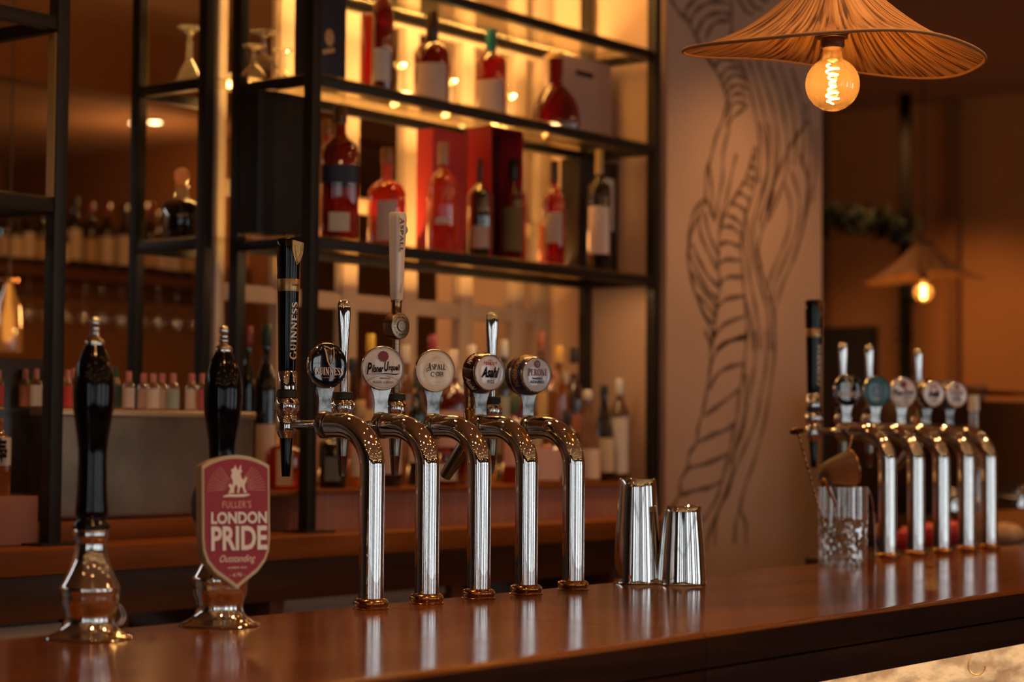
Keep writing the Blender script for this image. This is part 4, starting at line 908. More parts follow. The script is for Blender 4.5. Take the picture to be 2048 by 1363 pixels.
u3 = empty('side_shelf', (2.752, 3.40, CZ)); tag(u3, 'dark steel display shelf cut by the left edge of photo', 'shelf unit'); L3 = lambda g: lb(g, 2.752, 3.40, CZ)
X1 = 2.752
for x, y in ((X1, YF), (X1, YR), (1.75, YF), (1.75, YR)): L3(G().box(x - .016, x + .016, y - .016, y + .016, 1.1436 if y < 3.45 else 1.188, 3.08, .0015)).build('post', FRAME, u3)
L3(G().box(X1 - .06, X1 + .045, YF - .045, YF + .03, CZ + .0004, CZ + .005, .001)).build('foot_plate', FRAME, u3)
for z in (1.880, 2.275):
    for y in (YF, YR): L3(G().box(1.766, X1 - .016, y - hb, y + hb, z - .028, z, .001)).build('rail', FRAME, u3)
    for x in (X1,): L3(G().box(x - hb, x + hb, YF + .016, YR - .016, z - .028, z, .001)).build('rail', FRAME, u3)
    L3(G().box(1.77, X1 - .010, YF + .004, YR - .004, z + .0006, z + .0085)).build('glass_shelf', PANE, u3, 0)
L3(G().box(X1 - .0195, X1 - .0165, YF - .012, YF + .012, 1.885, 2.24)).build('lit_edge_strip', P('lit_face_olive', (.35, .22, .07), .4, .5), u3)  # olive colour stands in for light on the post's inner face
L2(G().box(X4 + .0150, X4 + .018, YB - .012, YB + .012, 2.275, 2.62)).build('lit_edge_strip', P('lit_face_olive2', (.35, .22, .07), .4, .5), u2)  # same lit face of the rear post, put in as colour

# steel bin with miniatures
bx0, bx1 = oY(116, 900, 3.50).x, oY(509, 900, 3.50).x; bzt = 1.431
root = empty('steel_bin', ((bx0 + bx1) / 2, 3.6, 1.186)); tag(root, 'wide grey stainless steel bin with rounded corner on the back counter', 'bin')
g = G(); g.box(bx0, bx1, 3.50, 3.80, 1.1865, bzt, .012, seg=4); lb(g, (bx0 + bx1) / 2, 3.6, 1.186).build('bin_body', STEEL, root)
g = G(); g.box(bx0 - .002, bx1 + .002, 3.495, 3.802, bzt - .014, bzt + .004, .006, seg=3); lb(g, (bx0 + bx1) / 2, 3.6, 1.186).build('rolled_lip', noisy('lip_steel', (.5, .38, .25), (.6, .46, .3), .35, (5, 5, 5), metal=.7), root)

# ================================================================== BOTTLES
def prof_of(kind, H, r):
    nk = max(.011, r * .30) if kind != 'wine' else r * .36
    if kind == 'round': return [(r * .9, 0), (r, .006), (r, H * .60), (r * .95, H * .65), (r * .72, H * .70), (nk * 1.2, H * .74), (nk, H * .76), (nk, H * .80)], H * .80, nk
    if kind == 'tin': return [(r * .97, 0), (r, .003), (r, H * .96), (r * .97, H * .965)], H * .965, r * .85
    if kind == 'tall': return [(r * .9, 0), (r, .006), (r, H * .64), (r * .92, H * .70), (nk * 1.35, H * .77), (nk, H * .80), (nk, H * .88)], H * .88, nk
    if kind == 'wine': return [(r * .9, 0), (r, .006), (r, H * .58), (r * .9, H * .65), (nk * 1.1, H * .74), (nk, H * .78), (nk, H * .82)], H * .82, nk
    if kind == 'square': return [(r * .9, 0), (r, .006), (r, H * .62), (r * .92, H * .66), (nk * 1.2, H * .71), (nk, H * .74), (nk, H * .88)], H * .88, nk
    if kind == 'squat': return [(r * .85, 0), (r * .97, .008), (r, H * .45), (r * .98, H * .56), (r * .75, H * .63), (nk, H * .68), (nk, H * .84)], H * .84, nk
    if kind == 'pear': return [(r * .9, 0), (r * .99, .015), (r, H * .14), (r * .93, H * .30), (r * .78, H * .42), (r * .5, H * .53), (r * .3, H * .58), (nk, H * .62), (nk, H * .93)], H * .93, nk
    if kind == 'slope': return [(r * .92, 0), (r, .006), (r * .98, H * .30), (r * .80, H * .48), (nk * 1.5, H * .70), (nk, H * .80), (nk, H * .90)], H * .90, nk
    if kind == 'mini': return [(r * .9, 0), (r, .003), (r, H * .62), (r * .7, H * .72), (r * .42, H * .76), (r * .42, H * .80)], H * .80, r * .42
GC = {}
def col(c, tr=.3, gl=.12, rough=.05):
    tr *= .5; k = (c, tr, gl)
    if k not in GC: GC[k] = tinted('liquid_%d' % len(GC), c, tr, gl, rough)
    return GC[k]
PM = {}
def pm(c, rough=.5, metal=0., coat=0.):
    k = (c, rough, metal)
    if k not in PM: PM[k] = P('tone_%d' % len(PM), c, rough, metal, coat)
    return PM[k]
def bottle(px, ytop, zb, Y, hw, kind, glass, capc, label, group, caplen=None, lab=None, labc=(.72, .60, .48), band=None, sq=None, sy=1.0, cat='bottle', name='spirit_bottle', rz=None):
    X = oY(px, 500, Y).x
    for _ in range(2): X = oY(px, (ytop + 600) / 2, Y).x
    z1 = oY(px, ytop, Y).z; H = z1 - zb; dd = depth((X, Y, zb + H / 2)); r = hw * dd / F
    root = empty(name, (X, Y, zb + .0006)); tag(root, label, cat, group)
    pr, zc, nk = prof_of(kind, H, r)
    va = math.atan2(-Y, -X)
    M = RZ(va + PI / 2 if rz is None else rz)
    g = G(); g.lathe(pr, 36, M, sy=sy, sq=sq); g.build('glass_body', glass, root, 50)
    cl = H - zc if caplen is None else caplen
    g = G(); g.lathe([(nk * 1.1, H - cl), (nk * 1.18, H - cl + .002), (nk * 1.12, H - .003), (nk * .95, H)], 28, M); g.build('cap', pm(capc, .35), root)
    if lab:
        a, b, wdt = lab; sg = 16
        g = G(); zs_ = [H * a, H * (a + b) / 2, H * b]
        rad = r * 1.012
        g.lathe([(rad, z) for z in zs_], sg, M, sy=sy, sq=sq, cap=False, a0=-PI / 2 - wdt, a1=-PI / 2 + wdt)
        g.build('paper_label', pm(labc, .7), root, 60)
    if band:
        a, b, c = band; g = G(); g.lathe([(r * 1.014, H * a), (r * 1.014, H * b)], 36, M, sy=sy, sq=sq, cap=False); g.build('label_band', pm(c, .5), root, 60)
    return root
def carton(px0, px1, ytop, zb, Y, dpt, c, label, group, extra=None, name='gift_box', ybot=None):
    x0, x1 = oY(px0, 300, Y).x, oY(px1, 300, Y).x; zt = oY((px0 + px1) / 2, ytop, Y).z
    root = empty(name, ((x0 + x1) / 2, Y, zb + .0006)); tag(root, label, 'box', group)
    w_ = (x1 - x0) / 2; h = zt - zb
    G().box(-w_, w_, 0, dpt, 0, h, .002).build('carton', pm(c, .5), root)
    if extra: extra(root, w_, h)
    return root
S2 = 2.2790; S1 = 1.8770; YM_ = 3.50
gt = 'bottles on the upper lit shelf'; gm = 'bottles on the middle lit shelf'; gl = 'bottles along the tiled ledge'
RED = (.50, .055, .03); DRED = (.30, .015, .01); ORG = (.80, .22, .05); AMB = (.85, .42, .10)
def navyx(root, w_, h):
    g = G(); g.mi = 0
    g.lathe([(.016, 0), (.017, .001), (.0001, .002)], 20, T(-w_ * .3, -.0002, h * .42) @ RX(PI / 2) @ Matrix.Diagonal((1, 1.3, 1, 1)))
    g.ribbon([(-w_ * .8, h * .26), (w_ * .1, h * .31)], .012, -.001); g.build('gold_crest', pm((.62, .40, .18), .4, .5), root)
carton(637, 690, -40, S2, 3.46, .09, (.008, .010, .035), 'tall navy gift box with gold crest on upper shelf', 'boxes on the shelves', navyx)
bottle(738, 28, S2, 3.56, 19, 'tin', col(RED, .75), (.25, .02, .01), 'red cylindrical gift tube behind the leftmost upper shelf bottle', gt, name='gift_tube', cat='gift tube')
bottle(763, -60, S2, 3.50, 22, 'tall', col(DRED, .55), (.25, .12, .03), 'leftmost deep red bottle with small white label on upper shelf', gt, lab=(.10, .36, .8), labc=(.6, .55, .55))
bottle(862, 22, S2, 3.50, 36, 'squat', col(DRED, .5), (.035, .012, .006), 'red cognac bottle with long black neck on upper shelf', gt, caplen=.085, lab=(.03, .42, .95), labc=(.55, .42, .36))
bottle(980, 58, S2, 3.50, 31, 'round', col(RED, .5), (.01, .16, .15), 'red bottle with tall teal capsule on upper shelf', gt, caplen=.080, lab=(.03, .40, .95), labc=(.55, .42, .36))
bottle(1110, 105, S2, 3.50, 49, 'pear', col(DRED, .5), (.6, .35, .12), 'wide fan shaped dark red decanter on upper shelf', gt, sy=.45)
def gx(root, w_, h):
    g = G(); g.box(-w_ * .45, w_ * .25, -.0006, 0, h * .78, h * .84); g.build('print', BLACKP, root, 0)
carton(1122, 1222, 118, S2, 3.56, .07, (.36, .24, .22), 'dusty mauve gift box at right end of upper shelf', 'boxes on the shelves', gx)
carton(516, 612, 186, S1, 3.50, .07, (.005, .004, .003), 'large black gift box at left end of middle shelf', 'boxes on the shelves')
bottle(679, 214, S1, 3.49, 38, 'tall', col((.30, .07, .02), .4), (.12, .05, .01), 'amber whisky bottle with slanted blue label on middle shelf', gm, band=(.42, .55, (.012, .022, .05)), lab=(.06, .2, .5), sq=4)
bottle(651, 240, S1, 3.60, 16, 'tall', col((.55, .16, .03), .4), (.3, .12, .03), 'narrow orange bottle half hidden beside the middle shelf post', gm)
bottle(773, 296, S1, 3.50, 38, 'squat', col((.75, .13, .05), .55), (.30, .12, .04), 'round shouldered orange red decanter with cork on middle shelf', gm, lab=(.05, .45, .55), labc=(.52, .38, .34))
def redx(root, w_, h):
    m = pm((.42, .022, .03), .45)
    for q in ((-w_, -w_ + .004, -.085, 0, 0, h), (w_ - .004, w_, -.085, 0, 0, h), (-w_, w_, -.085, 0, h - .004, h), (-w_, w_, -.085, 0, 0, .004)):
        g = G(); g.box(*q); g.build('side_panel', m, root, 0)
carton(935, 1000, 262, S1, 3.56, .012, (.10, .006, .008), 'open red presentation case on middle shelf', 'boxes on the shelves', redx, name='presentation_case')
carton(866, 930, 262, S1, 3.53, .06, (.55, .035, .035), 'bright red upright carton beside the open presentation case', 'boxes on the shelves')
bottle(885, 285, S1, 3.46, 31, 'round', col((.85, .25, .18), .55), (.45, .25, .15), 'tall pink red bottle before the red carton on middle shelf', gm, lab=(.24, .30, .5), labc=(.6, .45, .38))
bottle(961, 318, S1, 3.515, 26, 'round', col((.05, .012, .01), .3, .2), (.10, .03, .02), 'black bottle inside the open red presentation case', gm, lab=(.10, .32, .75), labc=(.45, .33, .30))
bottle(1026, 318, S1, 3.50, 26, 'round', col((.70, .12, .035), .55), (.012, .01, .008), 'orange bottle with black cap and olive label on middle shelf', gm, lab=(.10, .52, .9), labc=(.16, .10, .03))
bottle(1108, 322, S1, 3.50, 23, 'round', col((.55, .07, .02), .5), (.05, .02, .01), 'orange red bottle with angled grey label on middle shelf', gm, lab=(.22, .50, .8), labc=(.45, .36, .30))
bottle(1092, 400, S1, 3.60, 16, 'square', col((.70, .25, .06), .4), (.3, .1, .03), 'small clear orange flask behind the grey labelled bottle', gm, sq=4)
def bx_(root, w_, h):
    g = G(); g.box(0, w_ * .8, -.0006, 0, h * .40, h * .86); g.build('print', PAPERW, root, 0)
carton(1158, 1236, 322, S1, 3.56, .07, (.012, .008, .007), 'black carton with white panel at right end of middle shelf', 'boxes on the shelves', bx_)
bottle(1198, 300, S1, 3.49, 24, 'tall', col((.10, .02, .01), .3), (.45, .30, .12), 'dark bottle with gold capsule and long white label on middle shelf', gm, caplen=.075, lab=(.14, .53, 1.0), labc=(.62, .50, .44))
# ledge bottles, left to right
LBT = [
 (497, 652, 3.66, 13, 'tall', (.03, .02, .01), (.20, .02, .02), 'thin dark bottle with red cap left of the ledge', (.2, .5, 1.0), (.25, .2, .15), 1.188),
 (534, 648, 3.62, 21, 'tall', (.015, .05, .015), (.01, .03, .01), 'tall dark green bottle with cream label beside the steel bin', (.20, .46, 1.0), (.66, .50, .36), 1.188),
 (572, 846, 3.50, 35, 'squat', (.75, .10, .03), (.40, .12, .05), 'squat glowing red orange bottle under the black spout', (.06, .60, .45), (.55, .36, .20), None),
 (612, 770, 3.62, 14, 'round', (.12, .05, .02), (.10, .02, .02), 'dark bottle half hidden behind the tall shelf post', None, None, None),
 (668, 838, 3.52, 27, 'square', (.010, .014, .008), (.02, .02, .02), 'square black bottle with grey emblem on tiled ledge', (.10, .45, .5), (.16, .16, .12), None),
 (650, 690, 3.64, 18, 'round', (.30, .03, .02), (.30, .02, .02), 'red bottle with scarlet cap behind the black disc badge', (.1, .4, .9), (.5, .3, .25), None),
 (722, 800, 3.52, 28, 'round', (.85, .45, .15), (.55, .35, .15), 'amber bottle with round pale label on tiled ledge', (.12, .55, .6), (.62, .46, .32), None),
 (742, 668, 3.64, 18, 'tall', (.75, .40, .06), (.65, .42, .05), 'tall yellow bottle behind the off white disc badge', (.2, .5, .9), (.6, .4, .2), None),
 (782, 790, 3.50, 24, 'round', (.05, .04, .03), (.5, .4, .3), 'bottle with black foot and wide cream label on tiled ledge', (.14, .62, 1.1), (.62, .42, .32), None),
 (812, 690, 3.64, 16, 'tall', (.60, .42, .30), (.55, .48, .42), 'pale bottle with white cap between second and third badges', (.2, .6, .9), (.45, .2, .15), None),
 (836, 740, 3.56, 18, 'round', (.06, .10, .04), (.05, .08, .04), 'dark green bottle just left of the cream disc badge', (.2, .5, .9), (.6, .5, .38), None),
 (866, 670, 3.66, 17, 'tall', (.35, .04, .03), (.30, .03, .05), 'dark red bottle with crimson cap behind the cream disc badge', (.2, .5, .9), (.5, .3, .25), None),
 (906, 700, 3.52, 30, 'round', (.42, .03, .03), (.60, .45, .38), 'ruby red bottle with broad pink label right of the cream badge', (.28, .55, 1.0), (.60, .36, .30), None),
 (893, 900, 3.47, 26, 'squat', (.45, .01, .03), (.2, .02, .02), 'small crimson jar bottle low on ledge under third arm', (.15, .6, .9), (.62, .48, .40), None),
 (944, 690, 3.60, 18, 'tall', (.62, .50, .42), (.62, .56, .50), 'clear bottle with white cap left of the drum badge', (.2, .6, .9), (.5, .36, .30), None),
 (1008, 680, 3.64, 14, 'tall', (.30, .32, .28), (.50, .50, .48), 'slim pale grey bottle right of the chrome paddle handle', (.2, .6, .9), (.3, .3, .25), None),
 (1030, 790, 3.52, 24, 'round', (.60, .04, .06), (.05, .10, .04), 'rosy red bottle with pink label between fourth and fifth arms', (.20, .60, .9), (.62, .34, .30), None),
 (1066, 780, 3.56, 22, 'slope', (.25, .20, .08), (.02, .04, .02), 'olive bottle with dark cap behind the navy drum badge', (.2, .5, .9), (.5, .38, .22), None),
 (1082, 664, 3.66, 16, 'tall', (.60, .35, .12), (.35, .10, .05), 'tall slender amber bottle with stopper above the navy drum badge', (.3, .6, .9), (.6, .4, .2), None),
 (1118, 692, 3.56, 19, 'tall', (.80, .46, .06), (.70, .42, .10), 'tall golden yellow bottle right of the white disc badges', (.25, .45, .9), (.10, .06, .04), None),
 (1096, 860, 3.48, 26, 'square', (.75, .40, .25), (.5, .3, .2), 'short pink labelled bottle under the fifth arm', (.06, .66, 1.0), (.62, .40, .36), None),
 (1148, 694, 3.62, 19, 'round', (.35, .07, .04), (.02, .02, .015), 'deep red bottle with black cap near the rear shelf post', (.2, .5, .9), (.45, .15, .1), None),
 (1136, 820, 3.50, 24, 'round', (.16, .03, .015), (.03, .02, .015), 'dark brown bottle with black shoulders beside the ivory bottle', (.10, .45, 1.0), (.62, .52, .40), None),
 (1176, 780, 3.50, 25, 'slope', (.80, .60, .45), (.62, .58, .52), 'ivory sloping bottle with white cap on tiled ledge', (.04, .36, 1.2), (.74, .56, .42), None),
 (1209, 770, 3.50, 22, 'slope', (.12, .02, .015), (.012, .02, .015), 'dark bottle with cream and black label on tiled ledge', (.10, .45, 1.0), (.60, .46, .30), None),
 (1240, 757, 3.48, 18, 'tall', (.72, .58, .44), (.66, .62, .58), 'white labelled bottle with tall white cap, last on tiled ledge', (.08, .62, 1.2), (.66, .58, .52), None)]
for px, yt, Y, hw, kd, c, cc_, lb_, la, lcc, zb in LBT:
    bottle(px, yt, zb if zb else LZ, Y, hw * 1.08, kd, col(tuple(v * .8 for v in c), 1.0), cc_, lb_, gl, lab=la, labc=lcc or (.6, .5, .4), sq=4 if kd == 'square' else None, caplen=.05 if hw < 20 and yt < 760 else None)
FILL = [(690, 742), (706, 716), (764, 752), (800, 748), (850, 758), (884, 724), (924, 742), (962, 712), (984, 742), (1022, 726), (1044, 748), (1100, 742), (1130, 744), (1164, 752)]
FC = [((.60, .35, .10), 'amber'), ((.45, .04, .04), 'red'), ((.06, .10, .03), 'green'), ((.70, .60, .45), 'pale'), ((.20, .04, .02), 'brown')]
FK = [((.62, .56, .50), 'white'), ((.40, .03, .04), 'red'), ((.02, .02, .02), 'black')]
for i, (px, yt) in enumerate(FILL):
    (c, cn), (kc, kn) = FC[(i * 3 + 1) % 5], FK[(i * 2) % 3]
    bottle(px, yt, LZ, 3.700, 13 + (i * 5) % 4, ('round', 'tall', 'slope')[i % 3], col(tuple(v * .8 for v in c), 1.0), kc, '%s capped %s bottle in the rear row of the ledge, %s from left' % (kn, cn, ORDW[i]), 'bottles in the rear row of the ledge', lab=(.15, .46, .9), labc=((.62, .50, .38), (.5, .2, .15), (.6, .56, .5))[i % 3])
# bottle on the pink plinth
q = oY(4, 900, 3.50)
rt = bottle(0, 815, PLZ, 3.50, 25, 'square', col((.90, .45, .12), .5), (.5, .35, .12), 'amber bottle with white brush lettered label at left edge', gl, lab=(.34, .66, 1.15), labc=(.66, .58, .50), sq=6, caplen=.004)
g = G(); vv = math.atan2(-3.5, -q.x); put_text(g, '寿', .005, .092, .028, .062, -.0345, RZ(vv + PI / 2), bold=.03); g.build('calligraphy', BLACKP, rt, 0)
g = G(); g.box(-.10, .10, 0, .12, 0, .30, .004); o = g.build('dark_canister', pm((.02, .010, .006), .3), None); o.location = (oY(62, 900, 3.62).x - .04, 3.60, PLZ + .0006); tag(o, 'dark brown box behind the amber bottle at the left', 'box')

# miniatures on the steel bin
def mini(px, ytop, Y, capc, labc, tilt, label):
    return bottle(px, ytop, bzt + .0045, Y, 12.5, 'mini', col((.85, .70, .55), .25), capc, label, 'miniature bottles on the steel bin', lab=(.05, .58, 1.25), labc=labc, name='miniature_bottle', caplen=.022)
MP = [(52, 738, (.5, .18, .1)), (74, 737, (.7, .62, .52)), (122, 737, (.7, .66, .58)), (137, 740, (.6, .06, .06)), (150, 737, (.5, .4, .3)), (214, 736, (.6, .10, .1)), (232, 735, (.02, .08, .05)), (259, 743, (.60, .5, .45)), (289, 747, (.55, .4, .35)), (308, 747, (.72, .6, .5)), (326, 747, (.55, .48, .42)), (348, 747, (.35, .42, .38)), (385, 747, (.74, .66, .58)), (407, 747, (.5, .1, .1)), (-2, 740, (.5, .05, .06)), (460, 748, (.55, .4, .3))]
for i, (px, yt, lc_) in enumerate(sorted(MP)):
    green = px == 232
    mini(px, yt, 3.56 + .03 * (i % 2), (.015, .06, .03) if green else (.62, .22, .18), lc_, 0, 'tiny dark green capped miniature bottle on the steel bin' if green else 'tiny red capped miniature bottle, %s from the left on the steel bin' % ORDW[i])

# glasses on shelves
CLEAR = tinted('clear_glass', (.95, .93, .88), .16, .22, .03)
def coupe(px, ytop, zb, Y, hw, label, name='coupe_glass'):
    X = oY(px, ytop, Y).x; H = oY(px, ytop, Y).z - zb; r = hw * depth((X, Y, zb)) / F
    root = empty(name, (X, Y, zb + .0008)); tag(root, label, 'glass', 'upturned glasses on the shelves')
    g = G(); g.lathe([(r, 0), (r * .98, .003), (r * .72, H * .2), (r * .42, H * .34), (r * .22, H * .42)], 40, cap=False); g.build('bowl', CLEAR, root)
    g = G(); g.lathe([(r * .22, H * .42), (r * .30, H * .50), (r * .20, H * .58), (r * .26, H * .66), (r * .16, H * .76), (r * .2, H * .86)], 24); g.build('stem', CLEAR, root)
    g = G(); g.lathe([(r * .2, H * .86), (r * .5, H * .93), (r * .95, H * .97), (r * .98, H), (.0001, H)], 40); g.build('foot', CLEAR, root)
coupe(380, 55, 2.2795, 3.78, 27, 'upturned cut glass coupe left of the lattice screen')
coupe(528, 64, S2, 3.48, 29, 'upturned coupe nearest the shelf front above the black box')
coupe(508, 92, S2, 3.575, 24, 'smaller upturned coupe behind left above the black box')
coupe(566, 100, S2, 3.60, 22, 'upturned coupe against the bright lattice stile')
for i, (px, yt) in enumerate(((800, 128), (902, 160), (1000, 168), (1020, 190))):
    coupe(px, yt, S2, 3.60, 20, 'upturned glass glinting behind the upper shelf bottles, %s from left' % ORDW[i], 'upturned_glass')
# stopper decanters on middle shelf level
def decanter(px, ytop, zb, Y, hw, label, dark):
    X = oY(px, ytop, Y).x; H = oY(px, ytop, Y).z - zb; r = hw * depth((X, Y, zb)) / F
    root = empty('decanter', (X, Y, zb + .0008)); tag(root, label, 'decanter', 'stoppered decanters beside the lattice')
    g = G(); g.lathe([(r * .9, 0), (r, .006), (r * 1.02, H * .44), (r * .86, H * .53), (r * .46, H * .58)], 40); g.build('glass_body', col((.03, .015, .008), .3, .2) if dark else CLEAR, root)
    g = G(); g.lathe([(r * .46, H * .581), (r * .40, H * .64), (r * .32, H * .72)], 32); g.build('neck', CLEAR, root)
    g = G(); g.lathe([(r * .30, H * .72), (r * .45, H * .75), (r * .30, H * .78), (r * .42, H * .86), (r * .40, H * .95), (r * .2, H)], 28); g.build('stopper', tinted('frosted_stopper', (.8, .6, .5), .7, .15, .1, (.8, .5, .35)), root)
decanter(364, 337, 1.877, 3.80, 38, 'round dark decanter with pale stopper left of the lattice', True)
decanter(497, 344, S1, 3.615, 20, 'clear cut glass decanter beside the large black box', False)

# ================================================================== ROOM BEHIND THE LATTICE
WY = 6.75
ws = empty('wine_rack', (5.5, WY, 1.9)); tag(ws, 'long dark wooden wine rack shelf in the room behind', 'shelf'); LW = lambda g: lb(g, 5.5, WY, 1.9)
zsf = oY(150, 536, WY).z
LW(G().box(4.3, 6.60, WY - .02, WY + .22, zsf - .045, zsf, .003)).build('board', DARKWOOD, ws)
LW(G().box(4.3, 6.60, WY + .16, WY + .20, zsf - .115, zsf - .046, .003)).build('rail', DARKWOOD, ws)
for x in (4.31, 6.59): LW(G().box(x - .01, x + .01, WY + .0, WY + .22, zsf, zsf + .08, .002)).build('end_stop', DARKWOOD, ws)
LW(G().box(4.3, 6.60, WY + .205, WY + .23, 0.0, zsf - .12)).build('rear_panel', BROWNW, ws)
WB = [(8, 412), (30, 425), (55, 415), (82, 418), (123, 440), (148, 395), (180, 405), (213, 407), (247, 413), (300, 408), (322, 425), (346, 430), (376, 432), (490, 450), (513, 455), (548, 452)]
caps = [(.02, .01, .01), (.28, .02, .02), (.02, .01, .01), (.15, .12, .08)]
cw = [(0.02, .01, .01)]
for i, (px, yt) in enumerate(WB):
    cc_ = (.28, .02, .02) if px in (180, 213, 300) else (.02, .012, .01)
    bottle(px, yt - 2, zsf, WY + .06, 16.5, 'wine', col((.008, .006, .004), .2, .15), cc_, 'dark wine bottle in the room behind, %s from left on the rack' % ORDW[i], 'wine bottles on the rack', lab=(.12, .46 + .04 * (i % 3), 1.1), labc=(.60, .44, .28) if i % 3 else (.46, .27, .12), name='wine_bottle', caplen=.055)
# glasses hanging under the rack
for i in range(11):
    px = 20 + i * 37; X = oY(px, 600, WY + .08).x
    root = empty('hanging_glass', (X, WY + .08, zsf - .046)); tag(root, 'faint wine glass hanging under the rack, %s from the left' % ORDW[i], 'glass', 'wine glasses hanging under the rack')
    g = G(); g.lathe([(.030, -.002), (.030, 0), (.004, -.006), (.003, -.08), (.006, -.09), (.030, -.115), (.036, -.15), (.030, -.19)], 24, cap=False); g.build('glass_body', CLEAR, root)
# recessed spots
for i, (px, py, lb_) in enumerate(((272, 246, 'left one of two glowing recessed ceiling spotlights in back room'), (310, 244, 'right one of two glowing recessed ceiling spotlights in back room'))):
    c_ = oZ(px, py, 2.795); root = empty('ceiling_spotlight', (c_.x, c_.y, 2.80)); tag(root, lb_, 'spotlight', 'recessed ceiling spots')
    g = G(); g.lathe([(.03, -.001), (.045, -.001), (.048, -.006), (.042, -.010), (.032, -.006)], 32, cap=False); g.build('bezel', pm((.5, .4, .3), .4), root)
    g = G(); g.lathe([(.0001, -.009), (.024, -.008), (.031, -.003)], 32, cap=False); g.build('lens', emis('spot_glow_%d' % i, (1, .62, .28), 16), root, 0)
    point('spot_light', (c_.x, c_.y, 2.45), 2.5, (1, .48, .16), .03)
# amber hanging lamp at far left
c_ = EYE + ray(17, 600) * 6.0
root = empty('amber_lantern', tuple(c_)); tag(root, 'blurred amber glass lantern hanging at the left edge', 'lamp')
g = G(); g.lathe([(.045, -.155), (.046, -.15), (.038, -.02), (.018, .03), (.012, .05)], 32, cap=False); g.build('glass_shade', tinted('lantern_glass', (.8, .55, .25), .35, .15, .05), root)
g = G(); g.lathe([(.012, .05), (.030, .055), (.030, .065), (.008, .075)], 24); g.build('cap', BRASS, root)
g = G(); g.lathe([(.0001, -.13), (.016, -.12), (.018, -.06), (.010, -.02), (.006, .05)], 20); g.build('tube_bulb', emis('lantern_glow', (1, .50, .16), 1.1), root)
g = G(); g.tube([(0, 0, .07), (0, 0, 3.09 - c_.z)], .003, 8); g.build('cord', BLACKR, root)

# ================================================================== FAR RIGHT END OF THE BAR
pole = oX(1811, 500, 8.7)
o = G().lathe([(.030, 0), (.030, oX(1811, 188, 8.7).z)], 20).build('steel_pole', P('black_pole', (0.006, 0.004, 0.003), .9, spec=.1)); o.location = (8.7, pole.y, 0); tag(o, 'slim black pole standing behind the far pendant lamp', 'pole')
# leafy garland sagging from pillar to pole
g = G(); random.seed(11)
GA = bez([oX(1560, 440, 8.66), oX(1650, 440, 8.66), oX(1700, 448, 8.66), oX(1760, 452, 8.66), oX(1812, 466, 8.66)], 10)
root = empty('leaf_garland', tuple(GA[0])); tag(root, 'dark green leaf garland stretched between the pillar and black pole', 'garland')
g.tube([p - GA[0] for p in GA], .012, 8); g.build('vine', pm((.03, .025, .01), .7), root)
g = G()
for i in range(620):
    p = random.choice(GA) - GA[0] + Vector((random.gauss(0, .03), random.gauss(0, .04), random.gauss(-.005, .030)))
    a = random.random() * 2 * PI; b = random.uniform(-1, 1); M = T(*p) @ RZ(a) @ RX(b) @ RY(random.uniform(-1, 1)); s = random.uniform(.02, .042)
    vs = [g.bm.verts.new(M @ Vector(q) * 1.0) for q in ((0, 0, 0), (s * .4, 0, s * .8), (0, .002, s * 2), (-s * .4, 0, s * .8))]; g.face(vs)
g.build('leaves', pm((.008, .013, .002), .8), root, 0)
g = G(); vine = bez([oX(1814, 560, 8.64), oX(1818, 610, 8.64), oX(1806, 660, 8.64), oX(1812, 720, 8.64), oX(1818, 800, 8.64)], 8)
root = empty('trailing_plant', tuple(vine[0])); tag(root, 'dark trailing plant winding down the black pole', 'plant')
g.tube([p - vine[0] for p in vine], .010, 8); g.build('stem', pm((.03, .025, .01), .7), root)
g = G()
for i in range(260):
    p = random.choice(vine) - vine[0] + Vector((random.gauss(0, .015), random.gauss(0, .022), random.gauss(0, .02)))
    M = T(*p) @ RZ(random.random() * 6.3) @ RX(random.uniform(-2, 2)); s = random.uniform(.012, .024)
    g.face([g.bm.verts.new(M @ Vector(q)) for q in ((0, 0, 0), (s * .4, 0, s * .8), (0, .002, s * 2), (-s * .4, 0, s * .8))])
g.build('leaves', pm((.02, .03, .006), .6), root, 0)

# return counter with coffee machine and crockery
ctz = 1.0
o = empty('far_counter', (6.9, 2.9, 0)); tag(o, 'dark counter at the far end carrying the coffee machine', 'counter'); LF = lambda g: lb(g, 6.9, 2.9, 0)
LF(G().box(6.15, 7.85, 2.55, 3.35, ctz - .05, ctz, .004)).build('worktop', DARKWOOD, o); LF(G().box(6.2, 7.85, 2.6, 3.33, 0, ctz - .051)).build('cabinet', pm((.03, .014, .008), .6), o)
LF(G().box(6.3, 7.85, 3.25, 3.34, 1.22, 1.245, .003)).build('upper_shelf', DARKWOOD, o)
m0 = oY(1850, 900, 2.85); m1 = oY(2075, 900, 2.85); mzt = oY(1960, 800, 2.85).z
cm = empty('coffee_machine', ((m0.x + m1.x) / 2, 2.95, ctz)); tag(cm, 'blurred chrome and black espresso machine behind the far taps', 'coffee machine')
w_ = (m1.x - m0.x) / 2; h = mzt - ctz
G().box(-w_, w_, -.12, .25, h * .28, h, .02).build('machine_body', pm((.06, .035, .02), .25, .8), cm)
G().box(-w_, w_, -.12, .25, .03, h * .14, .008).build('drip_tray', pm((.05, .03, .02), .3, .8), cm)
G().box(-w_ * .9, w_ * .9, .12, .24, h * .12, h * .3).build('splash_back', pm((.3, .2, .12), .3, .9), cm)
for k in range(3):
    x = -w_ * .6 + k * w_ * .6
    g = G(); g.lathe([(.035, h * .30), (.035, h * .42), (.03, h * .44)], 24, T(x, -.10, 0)); g.tube([(x, -.12, h * .38), (x, -.22, h * .36)], .011, 12); g.build('group_head', CHROME, cm)
g = G()
for sx in (-1, 1): g.tube([(sx * w_ * .93, -.1, h + .03), (sx * w_ * .93, .2, h + .03)], .006, 8)
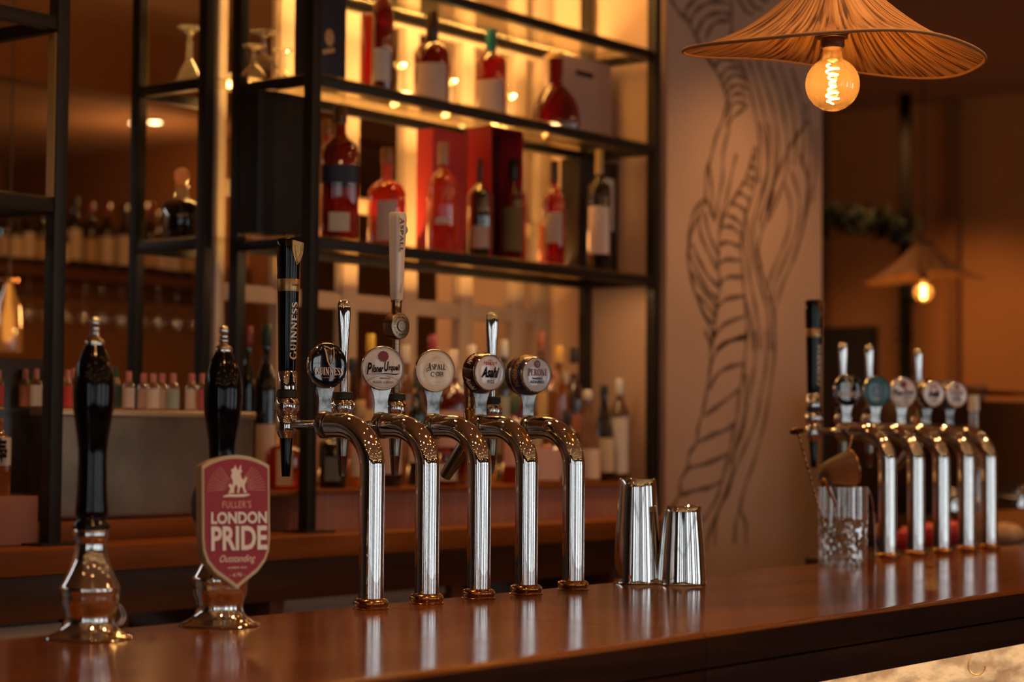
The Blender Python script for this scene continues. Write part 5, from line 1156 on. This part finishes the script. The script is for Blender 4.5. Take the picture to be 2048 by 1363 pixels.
g.tube([(-w_ * .93, -.1, h + .03), (w_ * .93, -.1, h + .03)], .006, 8); g.build('cup_rail', BRASS, cm)
for i in range(4):
    root = empty('coffee_cup', (cm.location.x - w_ * .7 + i * w_ * .4, 2.98, ctz + h + .0008)); tag(root, 'small brown cup warming on the espresso machine, %s from left' % ORDW[i], 'cup', 'cups on the espresso machine')
    g = G(); g.lathe([(.022, 0), (.034, .02), (.038, .055), (.036, .055), (.030, .02), (.0001, .006)], 28); g.build('cup_body', pm((.28, .16, .09), .3), root)
    g = G(); g.tube([(.034, 0, .045), (.052, 0, .042), (.052, 0, .022), (.032, 0, .018)], .004, 8); g.build('handle', pm((.28, .16, .09), .3), root)
# glowing glass canister, red napkins, cloth by the far taps
def blob(px, py, Y, rx, rz_, c, name, lab, cat, zb=None):
    p = oY(px, py, Y); s = depth(p) / F
    g = G(); pr = []
    for i in range(13):
        t = PI * i / 12; pr.append((max(.0001, rx * s * math.sin(t)), -rz_ * s * math.cos(t)))
    g.lathe(pr, 28); 
    for v in g.bm.verts: v.co += Vector((math.sin(v.co.z * 300), math.cos(v.co.x * 260), math.sin(v.co.y * 280))) * .0018
    o = g.build(name, c, None); o.location = (p.x, Y, max(p.z, (zb + rz_ * s) if zb else -9)); tag(o, lab, cat); return o
wtop = empty('speed_rail', (5.2, 2.42, 0)); tag(wtop, 'steel work shelf behind the bar by the far taps', 'shelf')
lb(G().box(4.6, 6.0, 2.30, 2.62, 1.045, 1.07, .003), 5.2, 2.42).build('steel_top', pm((.10, .06, .04), .35, .7), wtop)
lb(G().box(4.6, 6.0, 2.32, 2.34, .6, 1.045), 5.2, 2.42).build('front_panel', pm((.05, .03, .02), .5), wtop)
for x in (4.62, 5.98): lb(G().box(x - .015, x + .015, 2.33, 2.60, 0, .6), 5.2, 2.42).build('leg', FRAME, wtop)
blob(1813, 1078, 2.40, 22, 26, pm((.42, .02, .03), .5), 'red_pepper', 'red rounded fruit behind the first two far taps', 'fruit', 1.07)
blob(1860, 1068, 2.44, 19, 24, pm((.45, .02, .02), .5), 'red_pepper', 'red rounded fruit between second and third far taps', 'fruit', 1.07)
blob(1905, 1062, 2.46, 20, 22, pm((.48, .025, .03), .5), 'red_pepper', 'red rounded fruit between third and fourth far taps', 'fruit', 1.07)
blob(2010, 1072, 2.46, 38, 24, noisy('linen_towel', (.35, .22, .13), (.6, .42, .28), .9, (20, 20, 20), 4), 'bar_towel', 'crumpled beige bar towel right of the furthest tap', 'towel', 1.07)
blob(1770, 1062, 2.42, 22, 22, pm((.35, .20, .10), .8), 'bread_roll', 'small brown bun behind the ice tongs', 'bread', 1.07)
p = oY(1948, 843, 2.62); s = depth(p) / F
root = empty('glass_bottle', (p.x, 2.62, 0)); g = G()
bpy.data.objects.remove(root)
g = G(); g.bm.free()
o = empty('water_bottle', (oY(1948, 900, 2.5).x, 2.5, 1.0706)); tag(o, 'clear bottle with white glinting neck behind the furthest tap', 'bottle')
HT = oY(1948, 790, 2.5).z - 1.0706
G().lathe([(.032, 0), (.035, .006), (.035, HT * .5), (.022, HT * .66), (.013, HT * .76), (.013, HT * .93)], 32).build('glass_body', CLEAR, o); G().lathe([(.015, HT * .90), (.016, HT * .91), (.015, HT), (.0001, HT)], 24).build('cap', PAPERW, o)
